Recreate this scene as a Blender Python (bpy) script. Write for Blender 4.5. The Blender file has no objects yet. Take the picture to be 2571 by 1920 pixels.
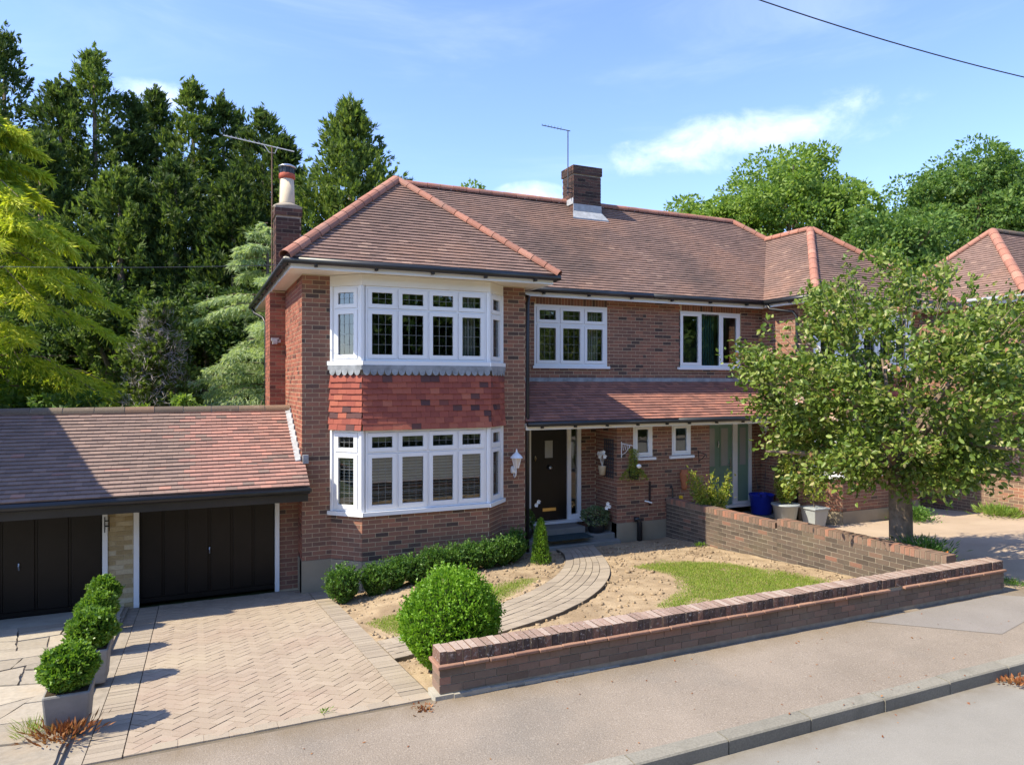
import bpy, math, random
import numpy as np
from mathutils import Vector, Matrix
R = math.radians
random.seed(7)
rng = np.random.default_rng(7)
scene = bpy.context.scene
COL = scene.collection

# ------------------------------------------------------------------ camera, sky, sun, exposure
CAM_Z = 3.5
YAW = R(24.15)
cam_d = bpy.data.cameras.new('camera')
cam_d.sensor_width = 36.0
cam_d.lens = 1780.0 / 2571.0 * 36.0
cam_d.clip_start = 0.1
cam_d.clip_end = 3000.0
cam = bpy.data.objects.new('camera', cam_d)
cam.location = (0, 0, CAM_Z)
cam.rotation_euler = (R(90), 0, -YAW)
COL.objects.link(cam)
scene.camera = cam

SUN_AZ = R(1.0)      # the sun stands to the left (-X), a hair behind the facade line
SUN_EL = R(49.0)
to_sun = Vector((-math.cos(SUN_AZ) * math.cos(SUN_EL), math.sin(SUN_AZ) * math.cos(SUN_EL), math.sin(SUN_EL)))
sun_d = bpy.data.lights.new('sun', 'SUN')
sun_d.energy = 3.7
sun_d.angle = R(0.55)
sun_d.color = (1.0, 0.90, 0.70)
sun = bpy.data.objects.new('sun', sun_d)
sun.rotation_euler = (-to_sun).to_track_quat('-Z', 'Y').to_euler()
sun.location = (-30, 10, 40)
COL.objects.link(sun)

world = bpy.data.worlds.new('World')
scene.world = world
world.use_nodes = True
wn, wl = world.node_tree.nodes, world.node_tree.links
wn.clear()
w_out = wn.new('ShaderNodeOutputWorld')
w_bg = wn.new('ShaderNodeBackground')
w_bg.inputs['Strength'].default_value = 0.15
sky = wn.new('ShaderNodeTexSky')
sky.sky_type = 'NISHITA'
sky.sun_disc = False
sky.sun_elevation = SUN_EL
sky.sun_rotation = R(-90) + SUN_AZ
sky.air_density = 1.0
sky.dust_density = 0.3
sky.ozone_density = 3.0
# clouds: thin cirrus veils everywhere and a few soft cumulus heaps low in the sky
tc = wn.new('ShaderNodeTexCoord')
def wmath(op, a, b=None, clamp=False):
    n = wn.new('ShaderNodeMath'); n.operation = op; n.use_clamp = clamp
    for i, v in enumerate((a, b)):
        if v is None: continue
        if isinstance(v, (int, float)): n.inputs[i].default_value = v
        else: wl.new(v, n.inputs[i])
    return n.outputs[0]
def wnoise(scale, detail, rough, sx=1, sy=1, sz=1, off=(0, 0, 0), dist=0.0):
    mp = wn.new('ShaderNodeMapping'); mp.inputs['Scale'].default_value = (sx, sy, sz); mp.inputs['Location'].default_value = off
    wl.new(tc.outputs['Generated'], mp.inputs['Vector'])
    n = wn.new('ShaderNodeTexNoise'); n.inputs['Scale'].default_value = scale; n.inputs['Detail'].default_value = detail
    n.inputs['Roughness'].default_value = rough; n.inputs['Distortion'].default_value = dist
    wl.new(mp.outputs[0], n.inputs['Vector'])
    return n.outputs['Fac']
def wramp(v, lo, hi):
    m = wn.new('ShaderNodeMapRange'); m.interpolation_type = 'SMOOTHSTEP'
    m.inputs['From Min'].default_value = lo; m.inputs['From Max'].default_value = hi
    wl.new(v, m.inputs['Value'])
    return m.outputs[0]
def cloud_at(u, v, ru, rv):
    # a heap of cloud in the direction of one place in the sky (a real direction, angular radii in radians)
    f = Vector((math.sin(YAW), math.cos(YAW), 0)); r = Vector((math.cos(YAW), -math.sin(YAW), 0))
    d = (f + r * ((u - 1285.5) / 1780) + Vector((0, 0, 1)) * ((960 - v) / 1780)).normalized()
    side = d.cross(Vector((0, 0, 1))).normalized(); up = side.cross(d)
    def dot(vec):
        n = wn.new('ShaderNodeVectorMath'); n.operation = 'DOT_PRODUCT'; n.inputs[1].default_value = vec
        wl.new(tc.outputs['Generated'], n.inputs[0]); return n.outputs['Value']
    a = wmath('DIVIDE', dot(side), ru); b = wmath('DIVIDE', dot(up), rv)
    q = wmath('ADD', wmath('MULTIPLY', a, a), wmath('MULTIPLY', b, b))
    front = wmath('GREATER_THAN', dot(d), 0.0)
    return wmath('MULTIPLY', wmath('SUBTRACT', 1.0, q, True), front)
n_fine = wnoise(9.0, 7, 0.62, 1, 1, 1.7, (3.1, 0.4, 0.2), 0.3)
heap = None
for (u, v, ru, rv, k) in ((1870, 335, 0.125, 0.038, 1.0), (1690, 395, 0.12, 0.032, 0.8), (385, 238, 0.05, 0.022, 1.1), (1330, 495, 0.06, 0.025, 0.7), (2120, 300, 0.12, 0.045, 0.35)):
    e = wmath('MULTIPLY', cloud_at(u, v, ru, rv), k)
    heap = e if heap is None else wmath('MAXIMUM', heap, e)
heap_f = wramp(wmath('ADD', wmath('MULTIPLY', n_fine, 1.5), wmath('MULTIPLY', heap, 0.50)), 0.80, 1.55)
heap_f = wmath('MULTIPLY', heap_f, wramp(heap, 0.0, 0.25))
cir = wmath('MULTIPLY', wramp(wnoise(2.2, 8, 0.6, 1, 1, 4.5, (0.3, 1.9, 0.1), 0.6), 0.48, 0.90), 0.13)
fac = wmath('MAXIMUM', wmath('MULTIPLY', heap_f, 0.45), cir)
w_mix = wn.new('ShaderNodeMixRGB')
wl.new(fac, w_mix.inputs['Fac'])
w_tint = wn.new('ShaderNodeMixRGB'); w_tint.blend_type = 'MULTIPLY'; w_tint.inputs['Fac'].default_value = 1.0   # clear deep summer blue
wl.new(sky.outputs['Color'], w_tint.inputs['Color1']); w_tint.inputs['Color2'].default_value = (0.86, 0.86, 1.0, 1)
wl.new(w_tint.outputs[0], w_mix.inputs['Color1'])
w_mix.inputs['Color2'].default_value = (6.6, 6.7, 7.2, 1)
wl.new(w_mix.outputs[0], w_bg.inputs['Color'])
wl.new(w_bg.outputs[0], w_out.inputs['Surface'])

vs = scene.view_settings
vs.view_transform = 'Standard'
vs.look = 'None'
vs.exposure = 1.2
vs.gamma = 1.0
vs.use_curve_mapping = False
scene.cycles.use_denoising = True
scene.cycles.max_bounces = 8
scene.cycles.transparent_max_bounces = 12

# ------------------------------------------------------------------ materials
MATS = {}
def new_mat(name):
    m = bpy.data.materials.new(name); m.use_nodes = True
    nt = m.node_tree; nt.nodes.clear()
    out = nt.nodes.new('ShaderNodeOutputMaterial')
    MATS[name] = m
    return m, nt.nodes, nt.links, out
def ramp_node(N, stops, interp='LINEAR'):
    r = N.new('ShaderNodeValToRGB'); cr = r.color_ramp; cr.interpolation = interp
    while len(cr.elements) > 1: cr.elements.remove(cr.elements[-1])
    cr.elements[0].position = stops[0][0]; cr.elements[0].color = (*stops[0][1], 1)
    for p, c in stops[1:]:
        e = cr.elements.new(p); e.color = (*c, 1)
    return r
def pbsdf(N, rough=0.8, spec=0.3):
    b = N.new('ShaderNodeBsdfPrincipled')
    b.inputs['Roughness'].default_value = rough
    b.inputs['Specular IOR Level'].default_value = spec
    return b
def piece_random(N, L):
    """a random number for each loose piece: per island in a joined mesh, per object for single pieces"""
    g = N.new('ShaderNodeNewGeometry'); oi = N.new('ShaderNodeObjectInfo')
    a = N.new('ShaderNodeMath'); a.operation = 'ADD'
    L.new(g.outputs['Random Per Island'], a.inputs[0]); L.new(oi.outputs['Random'], a.inputs[1])
    f = N.new('ShaderNodeMath'); f.operation = 'FRACT'; L.new(a.outputs[0], f.inputs[0])
    return f.outputs[0]
def tex_noise(N, L, scale, detail=4, rough=0.6, coord='pos', stretch=None):
    if coord == 'pos':
        g = N.new('ShaderNodeNewGeometry'); src = g.outputs['Position']
    else:
        t = N.new('ShaderNodeTexCoord'); src = t.outputs['Object']
    if stretch:
        mp = N.new('ShaderNodeMapping'); mp.inputs['Scale'].default_value = stretch
        L.new(src, mp.inputs['Vector']); src = mp.outputs[0]
    n = N.new('ShaderNodeTexNoise'); n.inputs['Scale'].default_value = scale
    n.inputs['Detail'].default_value = detail; n.inputs['Roughness'].default_value = rough
    L.new(src, n.inputs['Vector'])
    return n.outputs['Fac']
def map_range(N, L, v, a, b, c, d):
    m = N.new('ShaderNodeMapRange'); m.inputs[1].default_value = a; m.inputs[2].default_value = b
    m.inputs[3].default_value = c; m.inputs[4].default_value = d
    L.new(v, m.inputs[0]); return m.outputs[0]
def mixc(N, L, fac, c1, c2, mode='MIX'):
    m = N.new('ShaderNodeMixRGB'); m.blend_type = mode
    for i, v in (('Fac', fac), ('Color1', c1), ('Color2', c2)):
        if isinstance(v, (int, float)): m.inputs[i].default_value = v
        elif isinstance(v, tuple): m.inputs[i].default_value = (*v, 1)
        else: L.new(v, m.inputs[i])
    return m.outputs[0]
def bump(N, L, h, strength, dist=0.01):
    b = N.new('ShaderNodeBump'); b.inputs['Strength'].default_value = strength; b.inputs['Distance'].default_value = dist
    L.new(h, b.inputs['Height']); return b.outputs[0]

def mat_plain(name, col, rough=0.6, spec=0.4, var=0.10, nscale=6.0, bstr=0.0, metal=0.0, bscale=60.0):
    m, N, L, out = new_mat(name)
    b = pbsdf(N, rough, spec); b.inputs['Metallic'].default_value = metal
    n = tex_noise(N, L, nscale, 5)
    lo = tuple(max(0, c * (1 - var)) for c in col); hi = tuple(min(1, c * (1 + var)) for c in col)
    L.new(mixc(N, L, map_range(N, L, n, 0.3, 0.7, 0, 1), lo, hi), b.inputs['Base Color'])
    if bstr > 0: L.new(bump(N, L, tex_noise(N, L, bscale, 4), bstr), b.inputs['Normal'])
    L.new(b.outputs[0], out.inputs['Surface']); return m
def mat_pieces(name, stops, rough=0.85, spec=0.2, wear=None, wear_scale=2.0, wear_amt=0.5, wear_lo=0.5, wear_hi=0.75,
               grain=40.0, grain_amt=0.25, bstr=0.25, interp='LINEAR', patch=None, patch_scale=0.6, patch_lo=.5, patch_hi=.7, patch_amt=.6):
    m, N, L, out = new_mat(name)
    b = pbsdf(N, rough, spec)
    r = ramp_node(N, stops, interp); L.new(piece_random(N, L), r.inputs['Fac'])
    c = r.outputs['Color']
    g = tex_noise(N, L, grain, 5)
    c = mixc(N, L, map_range(N, L, g, 0.35, 0.7, 0, grain_amt), c, (0.02, 0.017, 0.015), 'MIX')
    if patch is not None:
        w = tex_noise(N, L, patch_scale, 6, 0.62)
        c = mixc(N, L, map_range(N, L, w, patch_lo, patch_hi, 0, patch_amt), c, patch)
    if wear is not None:
        w = tex_noise(N, L, wear_scale, 6, 0.65)
        c = mixc(N, L, map_range(N, L, w, wear_lo, wear_hi, 0, wear_amt), c, wear)
    L.new(c, b.inputs['Base Color'])
    if bstr > 0: L.new(bump(N, L, g, bstr, 0.006), b.inputs['Normal'])
    L.new(b.outputs[0], out.inputs['Surface']); return m
def mat_leaf(name, stops, trans=0.35, rough=0.5, nscale=0.8, dark=0.5, spec=0.25):
    m, N, L, out = new_mat(name)
    r = ramp_node(N, stops); L.new(piece_random(N, L), r.inputs['Fac'])
    n = tex_noise(N, L, nscale, 3)
    c = mixc(N, L, map_range(N, L, n, 0.3, 0.7, 0.0, dark), r.outputs['Color'], tuple(0.55 * x for x in stops[0][1]))
    b = pbsdf(N, rough, spec); L.new(c, b.inputs['Base Color'])
    t = N.new('ShaderNodeBsdfTranslucent')
    L.new(mixc(N, L, 1.0, c, (1.1, 1.15, 0.55), 'MULTIPLY'), t.inputs['Color'])
    mx = N.new('ShaderNodeMixShader'); mx.inputs[0].default_value = trans
    L.new(b.outputs[0], mx.inputs[1]); L.new(t.outputs[0], mx.inputs[2])
    L.new(mx.outputs[0], out.inputs['Surface']); return m

BRICK = mat_pieces('brick', [(0, (0.080, 0.056, 0.050)), (0.06, (0.115, 0.076, 0.063)), (0.11, (0.195, 0.104, 0.078)), (0.5, (0.25, 0.125, 0.088)), (0.8, (0.285, 0.14, 0.096)), (1, (0.34, 0.155, 0.102))], grain_amt=0.12, wear=(0.18, 0.13, 0.10), wear_scale=0.9, wear_amt=0.35, bstr=0.15)
BRICK_SUN = mat_pieces('brick_orange', [(0, (0.12, 0.055, 0.045)), (0.12, (0.22, 0.085, 0.06)), (0.5, (0.29, 0.11, 0.075)), (1, (0.36, 0.13, 0.085))], grain_amt=0.15, bstr=0.15)  # warm sunlight on the flank put into the brick colour
BRICK_DARK = mat_pieces('brick_dark', [(0, (0.04, 0.028, 0.026)), (0.5, (0.085, 0.050, 0.043)), (1, (0.13, 0.068, 0.052))], grain_amt=0.2)
MORTAR = mat_plain('mortar', (0.52, 0.42, 0.285), 0.95, 0.1, 0.14, 9.0, 0.2)
MORTAR_PARTY = mat_plain('mortar_party', (0.36, 0.31, 0.235), 0.95, 0.1, 0.18, 9.0, 0.3)
MORTAR_GREY = mat_plain('mortar_grey', (0.30, 0.26, 0.21), 0.95, 0.1, 0.2, 9.0, 0.3)
RENDER = mat_plain('plinth_render', (0.30, 0.255, 0.185), 0.9, 0.15, 0.10, 3.0, 0.2)
ROOF_TILE = mat_pieces('roof_tile', [(0, (0.195, 0.130, 0.108)), (0.3, (0.225, 0.148, 0.123)), (0.8, (0.247, 0.162, 0.135)), (0.97, (0.27, 0.178, 0.146)), (1, (0.36, 0.245, 0.19))], wear=(0.105, 0.080, 0.072), wear_scale=0.45, wear_amt=0.85, grain=55, grain_amt=0.16, patch=(0.37, 0.21, 0.145), patch_scale=0.42, patch_lo=.5, patch_hi=.68, patch_amt=.55)
PORCH_TILE = mat_pieces('porch_tile', [(0, (0.23, 0.115, 0.092)), (0.4, (0.30, 0.145, 0.112)), (0.8, (0.35, 0.165, 0.125)), (1, (0.41, 0.185, 0.13))], wear=(0.15, 0.09, 0.08), wear_scale=0.7, wear_amt=0.6, grain=55, grain_amt=0.15)
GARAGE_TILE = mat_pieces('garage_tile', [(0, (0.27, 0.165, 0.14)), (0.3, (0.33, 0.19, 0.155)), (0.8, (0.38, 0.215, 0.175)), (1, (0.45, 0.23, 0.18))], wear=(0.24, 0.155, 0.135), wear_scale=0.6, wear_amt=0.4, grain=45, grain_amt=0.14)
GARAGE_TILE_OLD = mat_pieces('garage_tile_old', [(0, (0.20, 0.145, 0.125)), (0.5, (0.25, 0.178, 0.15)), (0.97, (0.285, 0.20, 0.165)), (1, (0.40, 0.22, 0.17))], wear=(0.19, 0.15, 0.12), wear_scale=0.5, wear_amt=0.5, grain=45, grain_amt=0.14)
HUNG_TILE = mat_pieces('hung_tile', [(0, (0.085, 0.048, 0.052)), (0.07, (0.14, 0.066, 0.060)), (0.11, (0.27, 0.080, 0.062)), (0.6, (0.335, 0.097, 0.070)), (0.9, (0.385, 0.12, 0.080)), (1, (0.45, 0.155, 0.10))], grain=50, grain_amt=0.16)
RIDGE = mat_pieces('ridge_tile', [(0, (0.31, 0.145, 0.105)), (0.6, (0.41, 0.18, 0.125)), (1, (0.46, 0.225, 0.16))], wear=(0.24, 0.165, 0.135), wear_scale=2.2, wear_amt=0.7, wear_lo=.45, grain=30, grain_amt=0.16, rough=0.8)
RIDGE_GREY = mat_pieces('ridge_tile_grey', [(0, (0.13, 0.10, 0.08)), (0.6, (0.19, 0.15, 0.11)), (1, (0.24, 0.15, 0.10))], wear=(0.38, 0.36, 0.28), wear_scale=6, wear_amt=0.5, wear_lo=.6, grain=40, grain_amt=0.3)
WHITE = mat_plain('white_upvc', (0.80, 0.81, 0.82), 0.30, 0.5, 0.02, 2.0)
CREAM = mat_plain('cream_paint', (0.78, 0.745, 0.66), 0.45, 0.4, 0.05, 1.5)
BLACK = mat_plain('black_plastic', (0.018, 0.019, 0.021), 0.38, 0.5, 0.2, 4)
DOOR_BLACK = mat_plain('black_door_paint', (0.011, 0.009, 0.009), 0.42, 0.35, 0.2, 3)
GARAGE_DOOR = mat_plain('brown_door_paint', (0.010, 0.0075, 0.006), 0.42, 0.3, 0.3, 2.0, 0.06, 0, 25)
GREEN_DOOR = mat_plain('green_door_paint', (0.175, 0.285, 0.225), 0.4, 0.4, 0.05, 3)
LEAD = mat_plain('lead_sheet', (0.26, 0.28, 0.30), 0.5, 0.4, 0.3, 7, 0.2)
LEAD_CAME = mat_plain('lead_came', (0.20, 0.21, 0.21), 0.5, 0.4, 0.1, 7)
FLASH = mat_plain('white_flashing', (0.36, 0.37, 0.38), 0.55, 0.3, 0.2, 8, 0.15)
BRASS = mat_plain('brass', (0.62, 0.46, 0.20), 0.3, 0.5, 0.1, 5, metal=0.9)
STEEL = mat_plain('steel', (0.55, 0.55, 0.56), 0.3, 0.5, 0.1, 5, metal=0.9)
RUSTY = mat_plain('rusty_steel', (0.16, 0.095, 0.065), 0.7, 0.3, 0.3, 12)
DARK_METAL = mat_plain('dark_metal', (0.045, 0.05, 0.06), 0.5, 0.4, 0.3, 12)
ALU = mat_plain('weathered_aluminium', (0.42, 0.43, 0.45), 0.45, 0.4, 0.2, 12, metal=0.4)
POT_CREAM = mat_plain('chimney_pot_clay', (0.62, 0.52, 0.37), 0.75, 0.2, 0.12, 4, 0.15)
POT_RED = mat_plain('red_clay', (0.40, 0.10, 0.06), 0.7, 0.2, 0.15, 6)
TERRACOTTA = mat_plain('terracotta', (0.42, 0.15, 0.07), 0.8, 0.2, 0.15, 9, 0.2)
CONCRETE = mat_plain('concrete', (0.36, 0.335, 0.28), 0.9, 0.2, 0.16, 4, 0.3)
STEP = mat_plain('step_concrete', (0.20, 0.20, 0.185), 0.85, 0.2, 0.15, 3, 0.2)
KERB = mat_pieces('kerb_concrete', [(0, (0.24, 0.225, 0.188)), (1, (0.315, 0.295, 0.248))], wear=(0.15, 0.142, 0.115), wear_scale=3, wear_amt=0.65, grain=60, grain_amt=0.3)
WOOD_INT = mat_plain('plaster', (0.24, 0.22, 0.19), 0.9, 0.2, 0.05, 3)
BLIND = mat_plain('blind_slats', (0.70, 0.65, 0.56), 0.6, 0.3, 0.06, 3)
CURTAIN = mat_plain('curtain_cloth', (0.55, 0.52, 0.45), 0.9, 0.1, 0.08, 3)
PLANTER = mat_plain('grey_planter', (0.215, 0.21, 0.205), 0.65, 0.3, 0.16, 5, 0.15)
PLASTIC_GREY = mat_plain('grey_plastic', (0.33, 0.36, 0.37), 0.45, 0.4, 0.08, 5)
BLUE = mat_plain('blue_plastic', (0.015, 0.035, 0.42), 0.4, 0.4, 0.1, 5)
YELLOW = mat_plain('yellow_plastic', (0.80, 0.48, 0.02), 0.4, 0.4, 0.05, 5)
PETAL = mat_plain('white_petal', (0.85, 0.85, 0.82), 0.6, 0.2, 0.05, 20)
BARK = mat_plain('bark', (0.21, 0.16, 0.12), 0.95, 0.1, 0.4, 9, 0.9, 0, 22)
TWIG = mat_plain('dead_twigs', (0.42, 0.38, 0.34), 0.95, 0.1, 0.25, 9)
SOIL_DARK = mat_plain('dark_soil', (0.05, 0.036, 0.024), 0.95, 0.1, 0.3, 20, 0.6)

def mat_glass(name, tint, refl):
    m, N, L, out = new_mat(name)
    tr = N.new('ShaderNodeBsdfTransparent'); tr.inputs[0].default_value = (*tint, 1)
    gl = N.new('ShaderNodeBsdfGlossy'); gl.inputs['Roughness'].default_value = 0.015; gl.inputs['Color'].default_value = (0.9, 0.94, 0.95, 1)
    L.new(bump(N, L, tex_noise(N, L, 1.6, 2), 0.05, 0.02), gl.inputs['Normal'])
    fr = N.new('ShaderNodeFresnel'); fr.inputs['IOR'].default_value = 1.52
    mu = map_range(N, L, fr.outputs[0], 0.04, 1.0, refl, 1.0)
    mx = N.new('ShaderNodeMixShader'); L.new(mu, mx.inputs[0]); L.new(tr.outputs[0], mx.inputs[1]); L.new(gl.outputs[0], mx.inputs[2])
    L.new(mx.outputs[0], out.inputs['Surface']); return m
GLASS = mat_glass('window_glass', (0.78, 0.83, 0.81), 0.13)
GLASS_FROST = mat_plain('frosted_glass', (0.33, 0.34, 0.33), 0.25, 0.5, 0.05, 3)

def mat_ground(name, stops, nscale, speck=None, speck_scale=220, speck_amt=0.4, bstr=0.4, bscale=150, rough=0.95, patches=None, pscale=0.5, plo=.5, phi=.7, pamt=.5, dirt=None):
    m, N, L, out = new_mat(name)
    b = pbsdf(N, rough, 0.15)
    r = ramp_node(N, stops); L.new(tex_noise(N, L, nscale, 6, 0.65), r.inputs['Fac'])
    c = r.outputs['Color']
    if patches is not None:
        c = mixc(N, L, map_range(N, L, tex_noise(N, L, pscale, 5, 0.6), plo, phi, 0, pamt), c, patches)
    g = tex_noise(N, L, speck_scale, 2, 0.5)
    if speck is not None:
        c = mixc(N, L, map_range(N, L, g, 0.55, 0.72, 0, speck_amt), c, speck)
        c = mixc(N, L, map_range(N, L, g, 0.45, 0.28, 0, speck_amt), c, tuple(x * 0.35 for x in stops[0][1]))
    if dirt is not None:      # dirt swept up against a kerb or wall: (y0, y1, colour)
        gg = N.new('ShaderNodeNewGeometry'); sp = N.new('ShaderNodeSeparateXYZ'); L.new(gg.outputs['Position'], sp.inputs[0])
        nb = tex_noise(N, L, 3.0, 6, 0.7)
        ad = N.new('ShaderNodeMath'); ad.operation = 'MULTIPLY'; L.new(map_range(N, L, sp.outputs['Y'], dirt[0], dirt[1], 0, 1), ad.inputs[0]); L.new(map_range(N, L, nb, 0.3, 0.65, 0.15, 1.0), ad.inputs[1])
        c = mixc(N, L, ad.outputs[0], c, dirt[2])
    L.new(c, b.inputs['Base Color'])
    L.new(bump(N, L, tex_noise(N, L, bscale, 4, 0.6), bstr, 0.01), b.inputs['Normal'])
    L.new(b.outputs[0], out.inputs['Surface']); return m
PAVEMENT = mat_ground('pavement_asphalt', [(0.3, (0.225, 0.188, 0.152)), (0.7, (0.29, 0.243, 0.198))], 1.1, (0.52, 0.46, 0.39), 85, 0.34, 0.6, 85, patches=(0.19, 0.170, 0.148), pscale=0.45, pamt=.9, dirt=(5.80, 6.12, (0.19, 0.148, 0.10)))
ROAD = mat_ground('road_asphalt', [(0.3, (0.235, 0.222, 0.198)), (0.7, (0.295, 0.278, 0.248))], 0.6, (0.45, 0.43, 0.39), 120, 0.25, 0.35, 120, patches=(0.225, 0.216, 0.2), pscale=.5, pamt=.8, dirt=(4.30, 4.62, (0.17, 0.145, 0.11)))
PATCH = mat_ground('asphalt_patch', [(0.3, (0.215, 0.195, 0.178)), (0.7, (0.265, 0.242, 0.222))], 0.9, (0.40, 0.37, 0.33), 120, 0.3, 0.3, 120)
SOIL = mat_ground('sandy_soil', [(0.3, (0.255, 0.185, 0.115)), (0.5, (0.345, 0.258, 0.165)), (0.75, (0.43, 0.335, 0.22))], 3.0, (0.50, 0.41, 0.28), 60, 0.3, 0.9, 35, patches=(0.20, 0.142, 0.088), pscale=1.3, plo=.48, phi=.64, pamt=.6)
EARTH = mat_ground('rough_ground', [(0.3, (0.05, 0.07, 0.025)), (0.7, (0.10, 0.12, 0.05))], 0.4, None, bstr=0.5, bscale=5)
NEIGH_DRIVE = mat_ground('sandy_concrete', [(0.3, (0.36, 0.275, 0.20)), (0.7, (0.46, 0.36, 0.265))], 0.8, (0.5, 0.42, 0.33), 70, 0.2, 0.3, 80, patches=(0.50, 0.42, 0.30), pscale=0.5)
DRIVE_BED = mat_plain('paving_joint_sand', (0.15, 0.125, 0.092), 0.95, 0.1, 0.25, 6, 0.4)
BLOCK = mat_pieces('paving_block', [(0, (0.325, 0.258, 0.198)), (0.5, (0.352, 0.282, 0.218)), (1, (0.38, 0.308, 0.24))], wear=(0.40, 0.335, 0.245), wear_scale=0.55, wear_amt=0.6, wear_lo=.42, wear_hi=.68, patch=(0.35, 0.245, 0.19), patch_scale=0.8, patch_amt=.4, grain=70, grain_amt=0.18)
BLOCK_GREY = mat_pieces('paving_block_grey', [(0, (0.30, 0.25, 0.195)), (1, (0.38, 0.32, 0.25))], wear=(0.39, 0.33, 0.235), wear_scale=0.8, wear_amt=0.5, grain=70, grain_amt=0.2)
SLAB = mat_pieces('stone_slab', [(0, (0.30, 0.262, 0.21)), (0.5, (0.37, 0.325, 0.262)), (1, (0.44, 0.385, 0.305))], wear=(0.36, 0.265, 0.165), wear_scale=1.2, wear_amt=0.5, grain=18, grain_amt=0.22, bstr=0.4)
WALL_BRICK = mat_pieces('garden_brick', [(0, (0.15, 0.108, 0.085)), (0.5, (0.205, 0.142, 0.112)), (0.88, (0.255, 0.16, 0.122)), (1, (0.35, 0.175, 0.125))], wear=(0.215, 0.18, 0.14), wear_scale=2.2, wear_amt=0.7, wear_lo=.38, grain=45, grain_amt=0.18)
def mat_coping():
    # dark side faces, paler top faces picked by the normal, whitish specks
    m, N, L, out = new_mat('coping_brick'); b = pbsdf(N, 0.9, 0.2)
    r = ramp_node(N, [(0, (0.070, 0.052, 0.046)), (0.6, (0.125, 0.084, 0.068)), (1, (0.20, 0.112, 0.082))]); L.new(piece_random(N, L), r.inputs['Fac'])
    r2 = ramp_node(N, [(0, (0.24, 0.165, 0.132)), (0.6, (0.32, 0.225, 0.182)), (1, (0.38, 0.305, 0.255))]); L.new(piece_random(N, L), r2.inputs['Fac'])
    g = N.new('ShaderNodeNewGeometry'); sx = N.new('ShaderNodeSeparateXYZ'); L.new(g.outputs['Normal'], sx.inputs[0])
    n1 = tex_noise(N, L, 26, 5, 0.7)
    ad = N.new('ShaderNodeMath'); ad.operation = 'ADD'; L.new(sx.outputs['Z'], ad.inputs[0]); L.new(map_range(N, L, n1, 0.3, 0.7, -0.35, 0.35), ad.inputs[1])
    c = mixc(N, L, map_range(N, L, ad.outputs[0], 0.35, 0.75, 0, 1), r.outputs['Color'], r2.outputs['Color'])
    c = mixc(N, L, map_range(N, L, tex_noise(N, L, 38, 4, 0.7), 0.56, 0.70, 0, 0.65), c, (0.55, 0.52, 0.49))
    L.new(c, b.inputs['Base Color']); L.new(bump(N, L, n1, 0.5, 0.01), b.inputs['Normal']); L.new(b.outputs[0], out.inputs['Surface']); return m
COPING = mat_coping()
BULLNOSE = mat_pieces('creasing_tile', [(0, (0.27, 0.15, 0.11)), (1, (0.37, 0.215, 0.15))], wear=(0.16, 0.115, 0.09), wear_scale=6, wear_amt=0.6, grain=40, grain_amt=0.2)
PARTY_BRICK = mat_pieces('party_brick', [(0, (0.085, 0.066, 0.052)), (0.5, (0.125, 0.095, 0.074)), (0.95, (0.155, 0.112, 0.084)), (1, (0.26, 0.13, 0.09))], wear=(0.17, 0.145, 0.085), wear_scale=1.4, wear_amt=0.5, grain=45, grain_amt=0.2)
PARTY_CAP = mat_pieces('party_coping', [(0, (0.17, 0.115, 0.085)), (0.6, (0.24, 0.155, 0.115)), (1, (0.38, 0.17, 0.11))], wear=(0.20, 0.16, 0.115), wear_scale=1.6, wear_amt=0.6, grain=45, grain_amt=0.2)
YELLOW_BRICK = mat_pieces('buff_brick', [(0, (0.36, 0.27, 0.14)), (0.5, (0.46, 0.36, 0.20)), (1, (0.60, 0.52, 0.36))], grain=30, grain_amt=0.2)

CONIFER = mat_leaf('conifer_leaf', [(0, (0.042, 0.080, 0.027)), (0.5, (0.088, 0.142, 0.038)), (1, (0.16, 0.215, 0.056))], 0.40, 0.6, 0.35, 0.3)
UNDER_SHADE = mat_leaf('undergrowth_leaf', [(0, (0.045, 0.085, 0.026)), (0.5, (0.08, 0.14, 0.036)), (1, (0.13, 0.19, 0.05))], 0.35, 0.6, 0.35, 0.3)  # leaf colour darkened to stand in for shade beneath the conifers
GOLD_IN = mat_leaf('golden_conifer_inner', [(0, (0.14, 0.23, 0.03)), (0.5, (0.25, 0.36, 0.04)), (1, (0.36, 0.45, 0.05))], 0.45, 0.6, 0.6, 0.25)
CONIFER_L = mat_leaf('conifer_leaf_light', [(0, (0.075, 0.130, 0.036)), (0.5, (0.15, 0.22, 0.052)), (1, (0.245, 0.31, 0.078))], 0.42, 0.6, 0.35, 0.25)
GOLDEN = mat_leaf('golden_conifer_leaf', [(0, (0.36, 0.45, 0.04)), (0.5, (0.55, 0.60, 0.06)), (1, (0.74, 0.71, 0.09))], 0.45, 0.6, 0.6, 0.15)
CEDAR = mat_leaf('cedar_needles', [(0, (0.29, 0.38, 0.21)), (0.5, (0.43, 0.53, 0.30)), (1, (0.55, 0.63, 0.38))], 0.45, 0.7, 0.6, 0.2)
BROAD = mat_leaf('broad_leaf', [(0, (0.13, 0.235, 0.045)), (0.5, (0.23, 0.35, 0.07)), (1, (0.33, 0.43, 0.10))], 0.42, 0.5, 0.3, 0.3)
BROAD_D = mat_leaf('broad_leaf_dark', [(0, (0.085, 0.175, 0.045)), (0.5, (0.155, 0.265, 0.065)), (1, (0.24, 0.34, 0.09))], 0.42, 0.5, 0.3, 0.3)
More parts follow.
